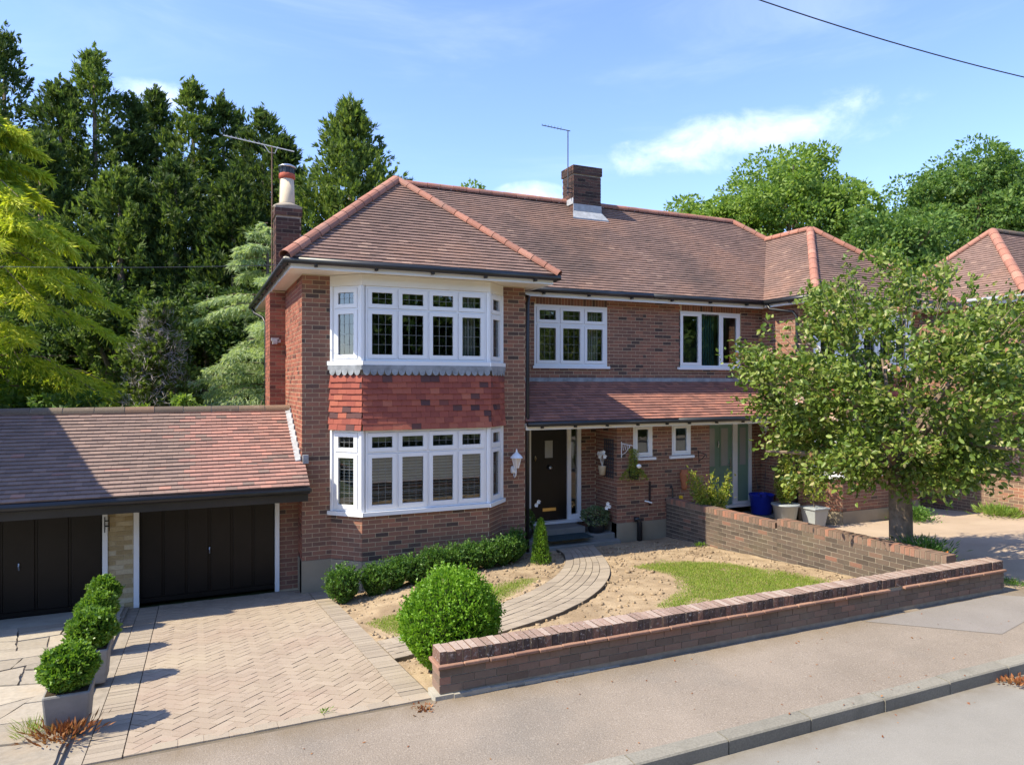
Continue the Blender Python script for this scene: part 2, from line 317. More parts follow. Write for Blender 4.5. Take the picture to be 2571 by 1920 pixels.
TREE_LEAF = mat_leaf('street_tree_leaf', [(0, (0.075, 0.135, 0.022)), (0.4, (0.150, 0.232, 0.036)), (0.8, (0.255, 0.33, 0.062)), (0.94, (0.38, 0.42, 0.13)), (0.98, (0.42, 0.36, 0.17)), (1, (0.42, 0.21, 0.13))], 0.36, 0.42, 1.2, 0.2, 0.4)
BOX = mat_leaf('box_leaf', [(0, (0.085, 0.19, 0.022)), (0.5, (0.155, 0.29, 0.034)), (1, (0.25, 0.39, 0.06))], 0.38, 0.4, 4.0, 0.2, 0.5)
BOX_D = mat_leaf('box_leaf_dark', [(0, (0.055, 0.14, 0.025)), (0.5, (0.10, 0.215, 0.038)), (1, (0.16, 0.28, 0.055))], 0.38, 0.45, 4.0, 0.25, 0.4)
BUSH = mat_leaf('bush_leaf', [(0, (0.11, 0.25, 0.018)), (0.5, (0.19, 0.37, 0.03)), (1, (0.29, 0.47, 0.06))], 0.42, 0.45, 4.0, 0.15, 0.4)
YELLOW_LEAF = mat_leaf('yellow_green_leaf', [(0, (0.12, 0.19, 0.02)), (0.5, (0.24, 0.30, 0.035)), (1, (0.42, 0.38, 0.06))], 0.35, 0.45, 4.0, 0.2, 0.4)
VARIEG = mat_leaf('variegated_leaf', [(0, (0.08, 0.14, 0.05)), (0.5, (0.16, 0.23, 0.10)), (1, (0.38, 0.42, 0.25))], 0.3, 0.5, 4.0, 0.2)
GRASS = mat_leaf('grass_blade', [(0, (0.17, 0.29, 0.03)), (0.5, (0.28, 0.39, 0.06)), (0.85, (0.40, 0.44, 0.10)), (1, (0.52, 0.46, 0.18))], 0.4, 0.6, 2.5, 0.35)
DRY = mat_leaf('dry_leaf', [(0, (0.18, 0.06, 0.025)), (0.5, (0.32, 0.12, 0.05)), (1, (0.45, 0.24, 0.10))], 0.25, 0.7, 4.0, 0.2)
PINK = mat_leaf('faded_blossom', [(0, (0.42, 0.22, 0.15)), (0.5, (0.55, 0.36, 0.27)), (1, (0.66, 0.52, 0.45))], 0.3, 0.7, 4.0, 0.1)
ORANGE = mat_leaf('orange_petal', [(0, (0.62, 0.12, 0.02)), (1, (0.75, 0.25, 0.04))], 0.3, 0.6, 4.0, 0.1)

# ------------------------------------------------------------------ builders
class MB:
    """collects faces; build() links them as ONE mesh object"""
    def __init__(self): self.v = []; self.f = []
    def quad(self, a, b, c, d):
        n = len(self.v); self.v += [tuple(a), tuple(b), tuple(c), tuple(d)]; self.f.append((n, n + 1, n + 2, n + 3))
    def poly(self, pts):
        n = len(self.v); self.v += [tuple(p) for p in pts]; self.f.append(tuple(range(n, n + len(pts))))
    def hexa(self, p):
        """p: 4 bottom then 4 top corners, same order"""
        n = len(self.v); self.v += [tuple(q) for q in p]
        a, b, c, d = (Vector(p[i]) for i in (0, 1, 3, 4))
        fl = [(3, 2, 1, 0), (4, 5, 6, 7), (0, 1, 5, 4), (1, 2, 6, 5), (2, 3, 7, 6), (3, 0, 4, 7)]
        if (b - a).cross(c - a).dot(d - a) < 0: fl = [tuple(reversed(q)) for q in fl]
        self.f += [tuple(n + i for i in q) for q in fl]
    def box(self, x0, x1, y0, y1, z0, z1):
        self.hexa([(x0, y0, z0), (x1, y0, z0), (x1, y1, z0), (x0, y1, z0), (x0, y0, z1), (x1, y0, z1), (x1, y1, z1), (x0, y1, z1)])
    def obox(self, O, e, n, u0, u1, d0, d1, z0, z1):
        """box along unit vector e, outward n, up z"""
        def P(u, d, z): return Vector(O) + Vector(e) * u + Vector(n) * d + Vector((0, 0, z))
        self.hexa([P(u0, d0, z0), P(u1, d0, z0), P(u1, d1, z0), P(u0, d1, z0), P(u0, d0, z1), P(u1, d0, z1), P(u1, d1, z1), P(u0, d1, z1)])
    def prism(self, pts2, pl, hb, ht):
        """pts2 in the plane's (u,v); hb/ht bottom and top heights (number or function of (u,v))"""
        fb = hb if callable(hb) else (lambda u, v: hb)
        ft = ht if callable(ht) else (lambda u, v: ht)
        k = len(pts2); n = len(self.v)
        self.v += [tuple(pl.at(u, v, fb(u, v))) for u, v in pts2] + [tuple(pl.at(u, v, ft(u, v))) for u, v in pts2]
        ar = sum(pts2[i][0] * pts2[(i + 1) % k][1] - pts2[(i + 1) % k][0] * pts2[i][1] for i in range(k))
        fl = [tuple(range(k, 2 * k)), tuple(range(k - 1, -1, -1))] + [(i, (i + 1) % k, k + (i + 1) % k, k + i) for i in range(k)]
        if (ar > 0) != (pl.hand > 0): fl = [tuple(reversed(q)) for q in fl]
        self.f += [tuple(n + i for i in q) for q in fl]
    def tube(self, path, r, seg=8, cap=True):
        path = [Vector(p) for p in path]; rs = r if isinstance(r, (list, tuple)) else [r] * len(path)
        rings = []; ref = None
        for i, p in enumerate(path):
            d = (path[min(i + 1, len(path) - 1)] - path[max(i - 1, 0)]).normalized()
            if ref is None:
                ref = d.orthogonal().normalized()
            ref = (ref - d * ref.dot(d)).normalized(); b = d.cross(ref)
            n = len(self.v)
            for k in range(seg):
                a = 2 * math.pi * k / seg
                self.v.append(tuple(p + (ref * math.cos(a) + b * math.sin(a)) * rs[i]))
            rings.append(n)
        for i in range(len(rings) - 1):
            for k in range(seg):
                k2 = (k + 1) % seg
                self.f.append((rings[i] + k, rings[i] + k2, rings[i + 1] + k2, rings[i + 1] + k))
        if cap:
            self.f.append(tuple(rings[0] + k for k in range(seg - 1, -1, -1)))
            self.f.append(tuple(rings[-1] + k for k in range(seg)))
    def lathe(self, c, prof, seg=20, sx=1.0, sy=1.0):
        n = len(self.v); c = Vector(c)
        for r, z in prof:
            for k in range(seg):
                a = 2 * math.pi * k / seg
                self.v.append(tuple(c + Vector((r * sx * math.cos(a), r * sy * math.sin(a), z))))
        for i in range(len(prof) - 1):
            for k in range(seg):
                k2 = (k + 1) % seg
                self.f.append((n + i * seg + k, n + i * seg + k2, n + (i + 1) * seg + k2, n + (i + 1) * seg + k))
        self.f.append(tuple(n + k for k in range(seg - 1, -1, -1)))
        m = n + (len(prof) - 1) * seg
        self.f.append(tuple(m + k for k in range(seg)))
    def mesh(self, name, mat=None, smooth=False):
        me = bpy.data.meshes.new(name); me.from_pydata(self.v, [], self.f)
        if smooth: me.polygons.foreach_set('use_smooth', [True] * len(me.polygons))
        if mat: me.materials.append(mat)
        me.update(); return me
    def build(self, name, mat, parent=None, smooth=False, bevel=0.0):
        if not self.f: return None
        o = put(name, self.mesh(name, mat, smooth), parent)
        if bevel > 0:
            b = o.modifiers.new('soft edge', 'BEVEL'); b.width = bevel; b.segments = 2; b.limit_method = 'ANGLE'
        return o
class Plane:
    def __init__(self, O, U, V, N=None):
        self.O = Vector(O); self.U = Vector(U).normalized(); self.V = Vector(V).normalized()
        c = self.U.cross(self.V)
        self.N = c.normalized() if N is None else Vector(N).normalized()
        self.hand = 1 if c.dot(self.N) > 0 else -1
    def at(self, u, v, h=0.0): return self.O + self.U * u + self.V * v + self.N * h
    def uv(self, p):
        d = Vector(p) - self.O; return d.dot(self.U), d.dot(self.V)
def put(name, me, parent=None, matrix=None):
    o = bpy.data.objects.new(name, me); COL.objects.link(o)
    if parent is not None:
        o.parent = parent
        base = Matrix.Identity(4)
        if parent.parent is None and parent.type == 'EMPTY': base = Matrix.Translation(-parent.location)
        o.matrix_local = base @ (matrix if matrix is not None else Matrix.Identity(4))
    elif matrix is not None: o.matrix_world = matrix
    return o
def thing(name, label, cat, loc, group=None):
    o = bpy.data.objects.new(name, None); COL.objects.link(o); o.location = loc; o.empty_display_size = 0.2
    o['label'] = label; o['category'] = cat
    if group: o['group'] = group
    return o
def tag(o, label, cat, group=None, kind=None):
    if label: o['label'] = label
    if cat: o['category'] = cat
    if group: o['group'] = group
    if kind: o['kind'] = kind
    return o
def struct(o, label=None):
    o['kind'] = 'structure'
    if label: o['label'] = label
    return o

def clip_half(poly, a, b):
    out = []
    ax, ay = a; dx, dy = b[0] - ax, b[1] - ay
    s = [dx * (p[1] - ay) - dy * (p[0] - ax) for p in poly]
    k = len(poly)
    for i in range(k):
        j = (i + 1) % k
        if s[i] >= -1e-9: out.append(poly[i])
        if (s[i] > 1e-9 and s[j] < -1e-9) or (s[i] < -1e-9 and s[j] > 1e-9):
            t = s[i] / (s[i] - s[j]); out.append((poly[i][0] + t * (poly[j][0] - poly[i][0]), poly[i][1] + t * (poly[j][1] - poly[i][1])))
    return out
def area2(p): return 0.5 * sum(p[i][0] * p[(i + 1) % len(p)][1] - p[(i + 1) % len(p)][0] * p[i][1] for i in range(len(p)))
def ccw(p): return list(p) if area2(p) > 0 else list(reversed(p))
def clip(poly, region):
    """convex region (CCW); returns (polygon, was_cut)"""
    cut = False
    for i in range(len(region)):
        q = clip_half(poly, region[i], region[(i + 1) % len(region)])
        if len(q) != len(poly) or any(abs(x[0] - y[0]) + abs(x[1] - y[1]) > 1e-7 for x, y in zip(q, poly)): cut = True
        poly = q
        if len(poly) < 3: return [], True
    return poly, cut
def inside(pt, poly):
    x, y = pt; c = False; j = len(poly) - 1
    for i in range(len(poly)):
        xi, yi = poly[i]; xj, yj = poly[j]
        if (yi > y) != (yj > y) and x < (xj - xi) * (y - yi) / (yj - yi) + xi: c = not c
        j = i
    return c

CF = Vector((math.sin(YAW), math.cos(YAW), 0)); CR = Vector((math.cos(YAW), -math.sin(YAW), 0))
def seen_rank(p, n=None):
    """distance from the camera for points in the picture and turned to it, else a large number"""
    d = Vector(p) - Vector((0, 0, CAM_Z)); f = d.dot(CF)
    if f < 0.5: return 1e6 + d.length
    x = d.dot(CR) / f; y = d.z / f
    if abs(x) > 0.735 or abs(y) > 0.55: return 1e6 + d.length
    if n is not None and n.dot(d) > 0: return 5e5 + d.length
    return d.length
class Pieces:
    """bricks, tiles, blocks of ONE thing: the nearest whole ones become objects, the others one joined part"""
    def __init__(self, owner, name, rest, limit=300):
        self.owner, self.name, self.rest, self.limit = owner, name, rest, limit
        self.whole = []; self.cut = {}; self.proto = {}
    def add(self, pl, poly, hb, ht, mat, parent, key=None, hide=False):
        """key names the whole-piece shape: (key, u0, v0) with the shape drawn relative to u0,v0"""
        if key is None:
            self.cut.setdefault(mat.name, MB()).prism(poly, pl, hb, ht); return
        k, u0, v0 = key
        if k not in self.proto:
            b = MB(); lp = Plane((0, 0, 0), (1, 0, 0), (0, 1, 0), (0, 0, 1))
            fb = hb if not callable(hb) else (lambda u, v: hb(u + u0, v + v0)); ft = ht if not callable(ht) else (lambda u, v: ht(u + u0, v + v0))
            b.prism([(p[0] - u0, p[1] - v0) for p in poly], lp, fb, ft)
            self.proto[k] = (b.mesh(self.name, mat), mat)
        c = pl.at(u0, v0, 0)
        V = pl.V; U = pl.U; N = pl.N
        if pl.hand < 0:
            pass
        M = Matrix(((U.x, V.x, N.x, c.x), (U.y, V.y, N.y, c.y), (U.z, V.z, N.z, c.z), (0, 0, 0, 1)))
        r = seen_rank(c, N) + (3e5 if hide else 0)
        self.whole.append((r, k, M, parent, pl, poly, hb, ht, mat))
    def finish(self):
        self.whole.sort(key=lambda w: w[0])
        for i, (r, k, M, parent, pl, poly, hb, ht, mat) in enumerate(self.whole):
            if i < self.limit and r < 3e5:
                put(self.name, self.proto[k][0], parent, M)
            else:
                self.cut.setdefault(mat.name, MB()).prism(poly, pl, hb, ht)
        if self.cut:
            v = []; f = []; mi = []; mats = []
            for m, b in self.cut.items():
                if not b.f: continue
                n = len(v); v += b.v; f += [tuple(n + i for i in q) for q in b.f]; mi += [len(mats)] * len(b.f); mats.append(MATS[m])
            if f:
                me = bpy.data.meshes.new(self.rest); me.from_pydata(v, [], f)
                for m in mats: me.materials.append(m)
                me.polygons.foreach_set('material_index', mi); me.update()
                o = put(self.rest, me, self.owner); o['kind'] = 'stuff'

def brick_panel(pcs, parent, O, e, n, length, z0, z1, mat, openings=(), ext=(0.0, 0.0), soldier=(), shift=0.0, bl=0.215, bh=0.065, j=0.010, mats=None, proud=0.004):
    """bricks of a wall face; O is (x,y) of its start, e along, n outward; openings (u0,u1,z0,z1)"""
    pl = Plane((O[0], O[1], 0), e, (0, 0, 1), n)
    ops = list(openings) + [(s[0], s[1], s[2], s[3]) for s in soldier]
    k = 0; z = z0
    while z + bh * 0.6 <= z1:
        zt = min(z + bh, z1); zc = 0.5 * (z + zt)
        iv = [(-ext[0], length + ext[1])]
        for (a, b, c, d) in ops:
            if c - 0.012 <= zc <= d + 0.012:
                nv = []
                for (p, q) in iv:
                    if b <= p or a >= q: nv.append((p, q)); continue
                    if a - j > p: nv.append((p, a - 0.006))
                    if b + j < q: nv.append((b + 0.006, q))
                iv = nv
        st = bl + j
        u = -ext[0] - st + ((k % 2) * st * 0.5) + shift
        while u < length + ext[1]:
            for (p, q) in iv:
                a, b = max(u, p), min(u + bl, q)
                if b - a < 0.03: continue
                full = (b - a > bl - 1e-4) and zt - z > bh - 1e-4
                h = proud + random.uniform(-0.0016, 0.0016)
                m = mats(pl.at(0.5 * (a + b), zc)) if mats else mat
                poly = [(a, z), (b, z), (b, zt), (a, zt)]
                key = ('b%s%.3f' % (m.name, round(h, 3)), a, z) if full else None
                pcs.add(pl, poly, -0.004, round(h, 3), m, parent, key)
            u += st
        z += bh + j; k += 1
    for (a, b, c, d) in soldier:
        u = a
        while u + bh <= b + 0.02:
            pcs.add(pl, [(u, c), (u + bh, c), (u + bh, d - j), (u, d - j)], -0.004, proud, mat, parent, ('s%s%.3f' % (mat.name, d - c), u, c))
            u += bh + j
def core_panel(mb, O, e, n, length, z0, z1, openings=(), th=0.2, in0=0.004, in1=0.004):
    us = sorted({in0, length - in1} | {min(max(v, in0), length - in1) for o in openings for v in o[:2]})
    zs = sorted({z0, z1} | {min(max(v, z0), z1) for o in openings for v in o[2:]})
    for j in range(len(zs) - 1):
        run = None
        for i in range(len(us) - 1):
            uc, zc = 0.5 * (us[i] + us[i + 1]), 0.5 * (zs[j] + zs[j + 1])
            hole = any(a < uc < b and c < zc < d for a, b, c, d in openings)
            if not hole:
                if run is None: run = us[i]
            if hole or i == len(us) - 2:
                end = us[i] if hole else us[i + 1]
                if run is not None and end > run: mb.obox((O[0], O[1], 0), e, n, run, end, -th, 0.0, zs[j], zs[j + 1])
                run = None

def tile_slope(pcs, parent, P0, U, slope_up, polys3, mat, gauge=0.1, w=0.165, th=0.021, mats=None, hide=False, sag=0.0):
    """plain tiles on a slope: P0 a point on the eave, U along it, polys3 convex outlines in 3-D"""
    U = Vector(U).normalized(); V = Vector(slope_up).normalized(); N = U.cross(V)
    if N.z < 0: N = -N
    pl = Plane(P0, U, V, N)
    for q3 in polys3:
        reg = ccw([pl.uv(p) for p in q3])
        v0 = min(p[1] for p in reg); v1 = max(p[1] for p in reg)
        k = 0; v = 0.0
        while v < v1 - 0.01:
            if v + gauge > v0:
                strip = clip(clip_rect(reg, v, min(v + gauge * 1.05, v1)), reg)[0]
                if len(strip) >= 3:
                    ua = min(p[0] for p in strip); ub = max(p[0] for p in strip)
                    u = math.floor(ua / w) * w - (w * 0.5 if k % 2 else 0)
                    while u < ub:
                        jit = random.choice((0.0, 0.0, 0.001, 0.002, -0.001, 0.003))
                        rect = [(u + 0.001, v), (u + w - 0.0015, v), (u + w - 0.0015, v + gauge * 1.12), (u + 0.001, v + gauge * 1.12)]
                        poly, cut = clip(rect, reg)
                        if len(poly) >= 3 and abs(area2(poly)) > 0.0008:
                            ft = (lambda a, b, v=v, jit=jit: 2 * th + jit - (b - v) * th / gauge)
                            fb = (lambda a, b, v=v: th - (b - v) * th / gauge - 0.004)
                            m = mats(pl.at(u, v)) if mats else mat
                            pcs.add(pl, poly, fb, ft, m, parent, None if cut else ('t%s%.3f' % (m.name, jit), u, v), hide)
                        u += w
            v += gauge; k += 1
    return pl
def clip_rect(reg, va, vb):
    us = [p[0] for p in reg]
    return [(min(us) - 1, va), (max(us) + 1, va), (max(us) + 1, vb), (min(us) - 1, vb)]
def ridge_run(parent, A, B, mat, r=0.115, L=0.33, name='ridge_tile', joint=None, lift=0.0):
    """half-round tiles along a hip or ridge, each its own object"""
    A = Vector(A); B = Vector(B); d = (B - A); n = max(1, round(d.length / L)); d.normalize(); L = (B - A).length / n
    side = d.cross(Vector((0, 0, 1))).normalized(); up = side.cross(d)
    b = MB(); seg = 9
    rings = []
    for (t, rr) in ((0.0, r), (L - 0.012, r * 0.97), (L - 0.012, r * 0.90), (0.0, r * 0.9)):
        rings.append(len(b.v))
        for k in range(seg + 1):
            a = math.pi * (-0.12 + 1.24 * k / seg)
            b.v.append((rr * math.cos(a), t, rr * math.sin(a) * 0.85))
    for i in range(4):
        j = (i + 1) % 4
        for k in range(seg):
            b.f.append((rings[i] + k, rings[i] + k + 1, rings[j] + k + 1, rings[j] + k))
    for ra, rb, rc, rd in (tuple(rings),):
        b.f.append((ra, rb, rc, rd)); b.f.append((ra + seg, rd + seg, rc + seg, rb + seg))
    me = b.mesh(name, mat, False)
    for i in range(n):
        c = A + d * (L * i) + up * (lift + random.uniform(-0.003, 0.003))
        M = Matrix(((side.x, d.x, up.x, c.x), (side.y, d.y, up.y, c.y), (side.z, d.z, up.z, c.z), (0, 0, 0, 1)))
        put(name, me, parent, M @ Matrix.Rotation(random.uniform(-0.012, 0.012), 4, 'Z'))
    if joint is not None:
        m = MB(); m.tube([A + up * (lift - 0.02), B + up * (lift - 0.02)], r * 0.9, 10)
        m.build('ridge_mortar', joint, parent)

# ------------------------------------------------------------------ foliage (numpy)
def np_mesh(name, V, F, mat, smooth=False):
    V = np.asarray(V, np.float32).reshape(-1, 3); F = np.asarray(F, np.int32)
    k = F.shape[1]; me = bpy.data.meshes.new(name)
    me.vertices.add(len(V)); me.vertices.foreach_set('co', V.ravel())
    me.loops.add(F.size); me.loops.foreach_set('vertex_index', F.ravel())
    me.polygons.add(len(F)); me.polygons.foreach_set('loop_start', np.arange(0, F.size, k, dtype=np.int32))
    me.polygons.foreach_set('loop_total', np.full(len(F), k, np.int32))
    if smooth: me.polygons.foreach_set('use_smooth', np.ones(len(F), bool))
    me.materials.append(mat); me.update(calc_edges=True); me.validate(); return me
def unit(a): return a / np.maximum(np.linalg.norm(a, axis=1, keepdims=True), 1e-9)
def leaf_quads(P, D, S, ln, wd, fold=0.0):
    """one bent diamond per leaf: P base points, D growth directions, S side hints"""
    n = len(P); D = unit(D); S = unit(S - D * np.sum(S * D, 1, keepdims=True)); N = np.cross(D, S)
    ln = np.broadcast_to(ln, (n,))[:, None]; wd = np.broadcast_to(wd, (n,))[:, None]
    a = P; b = P + D * ln * 0.45 + S * wd * 0.5 + N * wd * fold; c = P + D * ln; d = P + D * ln * 0.45 - S * wd * 0.5 + N * wd * fold
    V = np.stack([a, b, c, d], 1).reshape(-1, 3)
    return V, np.arange(4 * n).reshape(-1, 4)
def cat(parts):
    Vs, Fs, o = [], [], 0
    for V, F in parts:
        Vs.append(V); Fs.append(F + o); o += len(V)
    return np.concatenate(Vs), np.concatenate(Fs)
def rand_dirs(n): return unit(rng.normal(size=(n, 3)))
def fan(P, D, ln, k, spread, wd):
    """k narrow leaflets fanning from each point"""
    n = len(P); out = []
    S = unit(np.cross(D, rand_dirs(n)))
    for i in range(k):
        a = (i / (k - 1) - 0.5) * spread if k > 1 else 0.0
        d = D * math.cos(a) + S * math.sin(a) + rand_dirs(n) * 0.12
        out.append(leaf_quads(P + D * (ln * 0.15)[:, None] * (i % 2), d, np.cross(d, S) + rand_dirs(n) * 0.5, ln * (1.0 - 0.35 * abs(a) / (spread * 0.5 + 1e-6)) * rng.uniform(0.8, 1.15, n), wd))
    return cat(out)
def cut_trunk(parent, pts, rad, mat=None, seg=9, name='trunk'):
    m = MB(); m.tube(pts, rad, seg); return m.build(name, mat or BARK, parent, True)
def smooth_noise(seed, n=8):
    r = np.random.default_rng(seed); k = r.normal(size=(n, 3)); ph = r.uniform(0, 6.28, n); am = 1 / np.linalg.norm(k, axis=1)
    am = am / am.sum()
    def f(P, s=1.0): return np.sin(P @ (k.T * s) + ph) @ am
    return f

# ------------------------------------------------------------------ the setting: ground, road, pavement, drives
def z_drive(y):
    if y >= 12.3: return 0.0
    if y >= 6.1: return 0.63 * (12.3 - y) / 6.2
    return 0.63
def z_garden(y): return 0.22 + 0.40 * (12.3 - y) / 5.9
def z_soil(x, y):
    t = min(1.0, max(0.0, (x - 1.95) / 2.2)); t = t * t * (3 - 2 * t)
    return (z_drive(y) - 0.02) * (1 - t) + z_garden(y) * t
PX = 9.147

g = MB(); g.quad((-900, -900, -0.06), (900, -900, -0.06), (900, 900, -0.06), (-900, 900, -0.06))
struct(g.build('ground', EARTH), 'rough ground behind the houses')
g = MB(); g.box(-160, 160, -5.5, 4.6, 0.2, 0.435); struct(g.build('road', ROAD), 'smooth light grey asphalt road')
g = MB()
n = 60
for i in range(n):
    x0, x1 = -40 + 100 * i / n, -40 + 100 * (i + 1) / n
    g.hexa([(x0, 4.752, 0.2), (x1, 4.752, 0.2), (x1, 6.12, 0.2), (x0, 6.12, 0.2), (x0, 4.752, 0.556), (x1, 4.752, 0.556), (x1, 6.12, 0.634), (x0, 6.12, 0.634)])
pav = struct(g.build('pavement', PAVEMENT), 'pinkish asphalt pavement between the garden wall and the kerb')
g = MB()   # a repair of newer asphalt let into the pavement
pp = [(7.35, 6.04), (9.9, 6.06), (10.6, 5.62), (8.55, 5.18)]
def z_pav(y): return 0.556 + 0.078 * (y - 4.752) / 1.368
g.poly([(x, y, z_pav(y) + 0.004) for x, y in pp]); g.build('asphalt_patch', PATCH, pav)
g = MB(); g.box(-160, 160, -7.5, -5.5, 0.2, 0.55); struct(g.build('pavement', PAVEMENT), 'pavement on the far side of the road behind the viewer')
# kerb: each stone its own piece
kb = MB(); kb.box(-160, 160, 4.62, 4.74, 0.2, 0.50); kerb = struct(kb.build('kerb', CONCRETE), 'concrete kerb along the road edge')
pr = MB()
prof = [(0.0, 0.10), (0.0, 0.545), (0.012, 0.558), (0.15, 0.562), (0.15, 0.10)]
L = 0.905
vv = [(x, 4.6 + a, b) for x in (0, L) for a, b in prof]; pr.v = vv
k = len(prof)
pr.f = [tuple(range(k - 1, -1, -1)), tuple(range(k, 2 * k))] + [(i, (i + 1) % k, k + (i + 1) % k, k + i) for i in range(k)]
kme = pr.mesh('kerb_stone', KERB)
for i in range(-6, 26): put('kerb_stone', kme, kerb, Matrix.Translation((0.35 + i * 0.92, random.uniform(-0.004, 0.004), random.uniform(-0.003, 0.003))))

# neighbour's drive (right), far patio base (left)
g = MB()
ys = [6.12, 7.5, 9, 10.5, 12.3, 16.5]
for i in range(len(ys) - 1):
    for (xa, xb) in ((9.4, 40.0),):
        a, b = ys[i], ys[i + 1]
        za, zb = (z_garden(max(6.4, min(a, 12.3))) - 0.01, z_garden(max(6.4, min(b, 12.3))) - 0.01)
        g.hexa([(xa, a, -0.05), (xb, a, -0.05), (xb, b, -0.05), (xa, b, -0.05), (xa, a, za), (xb, a, za), (xb, b, zb), (xa, b, zb)])
struct(g.build('driveway', NEIGH_DRIVE), 'sandy concrete driveway right of the street tree')

# --- block-paved driveway
slope = math.atan2(0.63, 6.2)
pl_d = Plane((0, 12.3, 0.0), (1, 0, 0), (0, -math.cos(slope), math.sin(slope)), (0, math.sin(slope), math.cos(slope)))
def duv(x, y): return (x, (12.3 - y) / math.cos(slope))
bed = MB()
reg_all = [duv(-0.80, 12.55), duv(1.98, 12.55), duv(2.02, 6.06), duv(-0.86, 6.06)]
bed.prism(reg_all, pl_d, -0.3, -0.012)
drive = struct(bed.build('driveway', DRIVE_BED), 'block paved driveway in front of the brown garage door')
DP = Pieces(drive, 'paving_block', 'block_paving')
reg = ccw([duv(-0.50, 12.50), duv(1.72, 12.50), duv(1.74, 6.22), duv(-0.50, 6.22)])
bw, bl_ = 0.1, 0.2
def herring(pcs, pl, reg, mat, parent, ang, ox, oy, w=0.1):
    ca, sa = math.cos(ang), math.sin(ang)
    def tr(x, y): return (ox + ca * x - sa * y, oy + sa * x + ca * y)
    us = [p[0] for p in reg]; vs_ = [p[1] for p in reg]
    R_ = 7.0; n = int(R_ / w)
    gp = 0.0032
    for i in range(-n, n):
        for j in range(-n, n):
            # 90 degree herringbone lattice
            k = (i - j) % 4
            if k == 0: rect = [(i * w + gp, j * w + gp), (i * w + 2 * w - gp, j * w + gp), (i * w + 2 * w - gp, j * w + w - gp), (i * w + gp, j * w + w - gp)]; o = 'h'
            elif k == 3: rect = [(i * w + gp, j * w + gp), (i * w + w - gp, j * w + gp), (i * w + w - gp, j * w + 2 * w - gp), (i * w + gp, j * w + 2 * w - gp)]; o = 'v'
            else: continue
            q = [tr(*p) for p in rect]
            if max(p[0] for p in q) < min(us) or min(p[0] for p in q) > max(us) or max(p[1] for p in q) < min(vs_) or min(p[1] for p in q) > max(vs_): continue
            poly, cut = clip(ccw(q), reg)
            if len(poly) < 3 or abs(area2(poly)) < 0.0012: continue
            h = random.choice((-0.002, 0.0, 0.0, 0.001, 0.002, 0.003))
            if cut: pcs.add(pl, poly, -0.03, h, mat, parent)
            else: pcs.add(pl, poly, -0.03, h, mat, parent, ('%s%.3f' % (o, h), poly[0][0], poly[0][1]))
# the whole blocks keep one corner order, so that the shared shape fits every one of them
_ccw = ccw
herring(DP, pl_d, reg, BLOCK, drive, R(45), 0.61, 3.1)
def soldier_row(pcs, pl, p0, p1, width, mat, parent, bw=0.1, gp=0.0025, side=1):
    p0 = Vector((*p0, 0)); p1 = Vector((*p1, 0)); d = (p1 - p0); Ln = d.length; d.normalize(); nn = Vector((-d.y, d.x, 0)) * side
    n = round(Ln / bw); bw = Ln / n
    for i in range(n):
        a = p0 + d * (i * bw + gp); b = p0 + d * ((i + 1) * bw - gp)
        q = [a, b, b + nn * width, a + nn * width]
        pcs.add(pl, [(p.x, p.y) for p in q], -0.03, random.choice((0.0, 0.001, 0.002, 0.003)), mat, parent)
E1 = Pieces(drive, 'edging_block', 'edging', 400)
def edge_row(pl, p0, p1, width, n, side):
    p0 = Vector((*p0, 0)); p1 = Vector((*p1, 0)); d = (p1 - p0); bw = d.length / n; d.normalize(); nn = Vector((-d.y, d.x, 0)) * side
    for i in range(n):
        a = p0 + d * (i * bw + 0.003); b = p0 + d * ((i + 1) * bw - 0.003)
        m = MB(); q = [a, b, b + nn * width, a + nn * width]
        m.prism([(p.x, p.y) for p in q], pl, -0.03, random.uniform(0, 0.004)); m.build('edging_block', BLOCK_GREY, drive)
edge_row(pl_d, duv(1.735, 12.45), duv(1.745, 6.30), 0.25, 58, -1)
edge_row(pl_d, duv(-0.51, 12.45), duv(-0.51, 6.20), 0.26, 62, 1)
edge_row(pl_d, duv(-0.50, 6.215), duv(1.98, 6.215), 0.14, 13, -1)
DP.finish()

# --- stone patio on the left, laid as crazy paving
patio_b = MB()
pl_p = Plane((0, 12.3, 0.045), (1, 0, 0), (0, -math.cos(slope), math.sin(slope)), (0, math.sin(slope), math.cos(slope)))
patio_b.prism([duv(-6, 12.55), duv(-0.78, 12.55), duv(-0.78, 6.1), duv(-6, 6.1)], pl_p, -0.3, -0.05)
patio_b.prism([duv(-6, 12.55), duv(-0.93, 12.55), duv(-0.93, 6.1), duv(-6, 6.1)], pl_p, -0.3, -0.018)
patio = struct(patio_b.build('patio', MORTAR_GREY), 'crazy paved stone patio in front of the left garage door')
def crazy(x0, x1, y0, y1, n, seed):
    r = random.Random(seed); polys = [[(x0, y0), (x1, y0), (x1, y1), (x0, y1)]]
    while len(polys) < n:
        polys.sort(key=lambda p: -abs(area2(p))); p = polys.pop(0)
        cx = sum(q[0] for q in p) / len(p) + r.uniform(-.12, .12); cy = sum(q[1] for q in p) / len(p) + r.uniform(-.12, .12)
        w = max(q[0] for q in p) - min(q[0] for q in p); h = max(q[1] for q in p) - min(q[1] for q in p)
        a = (math.pi / 2 if w > h else 0) + r.uniform(-0.45, 0.45)
        A = (cx, cy); B = (cx + math.cos(a), cy + math.sin(a))
        l, rr = clip_half(p, A, B), clip_half(p, B, A)
        if len(l) < 3 or len(rr) < 3 or abs(area2(l)) < .02 or abs(area2(rr)) < .02: polys.append(p); continue
        polys += [l, rr]
    return polys
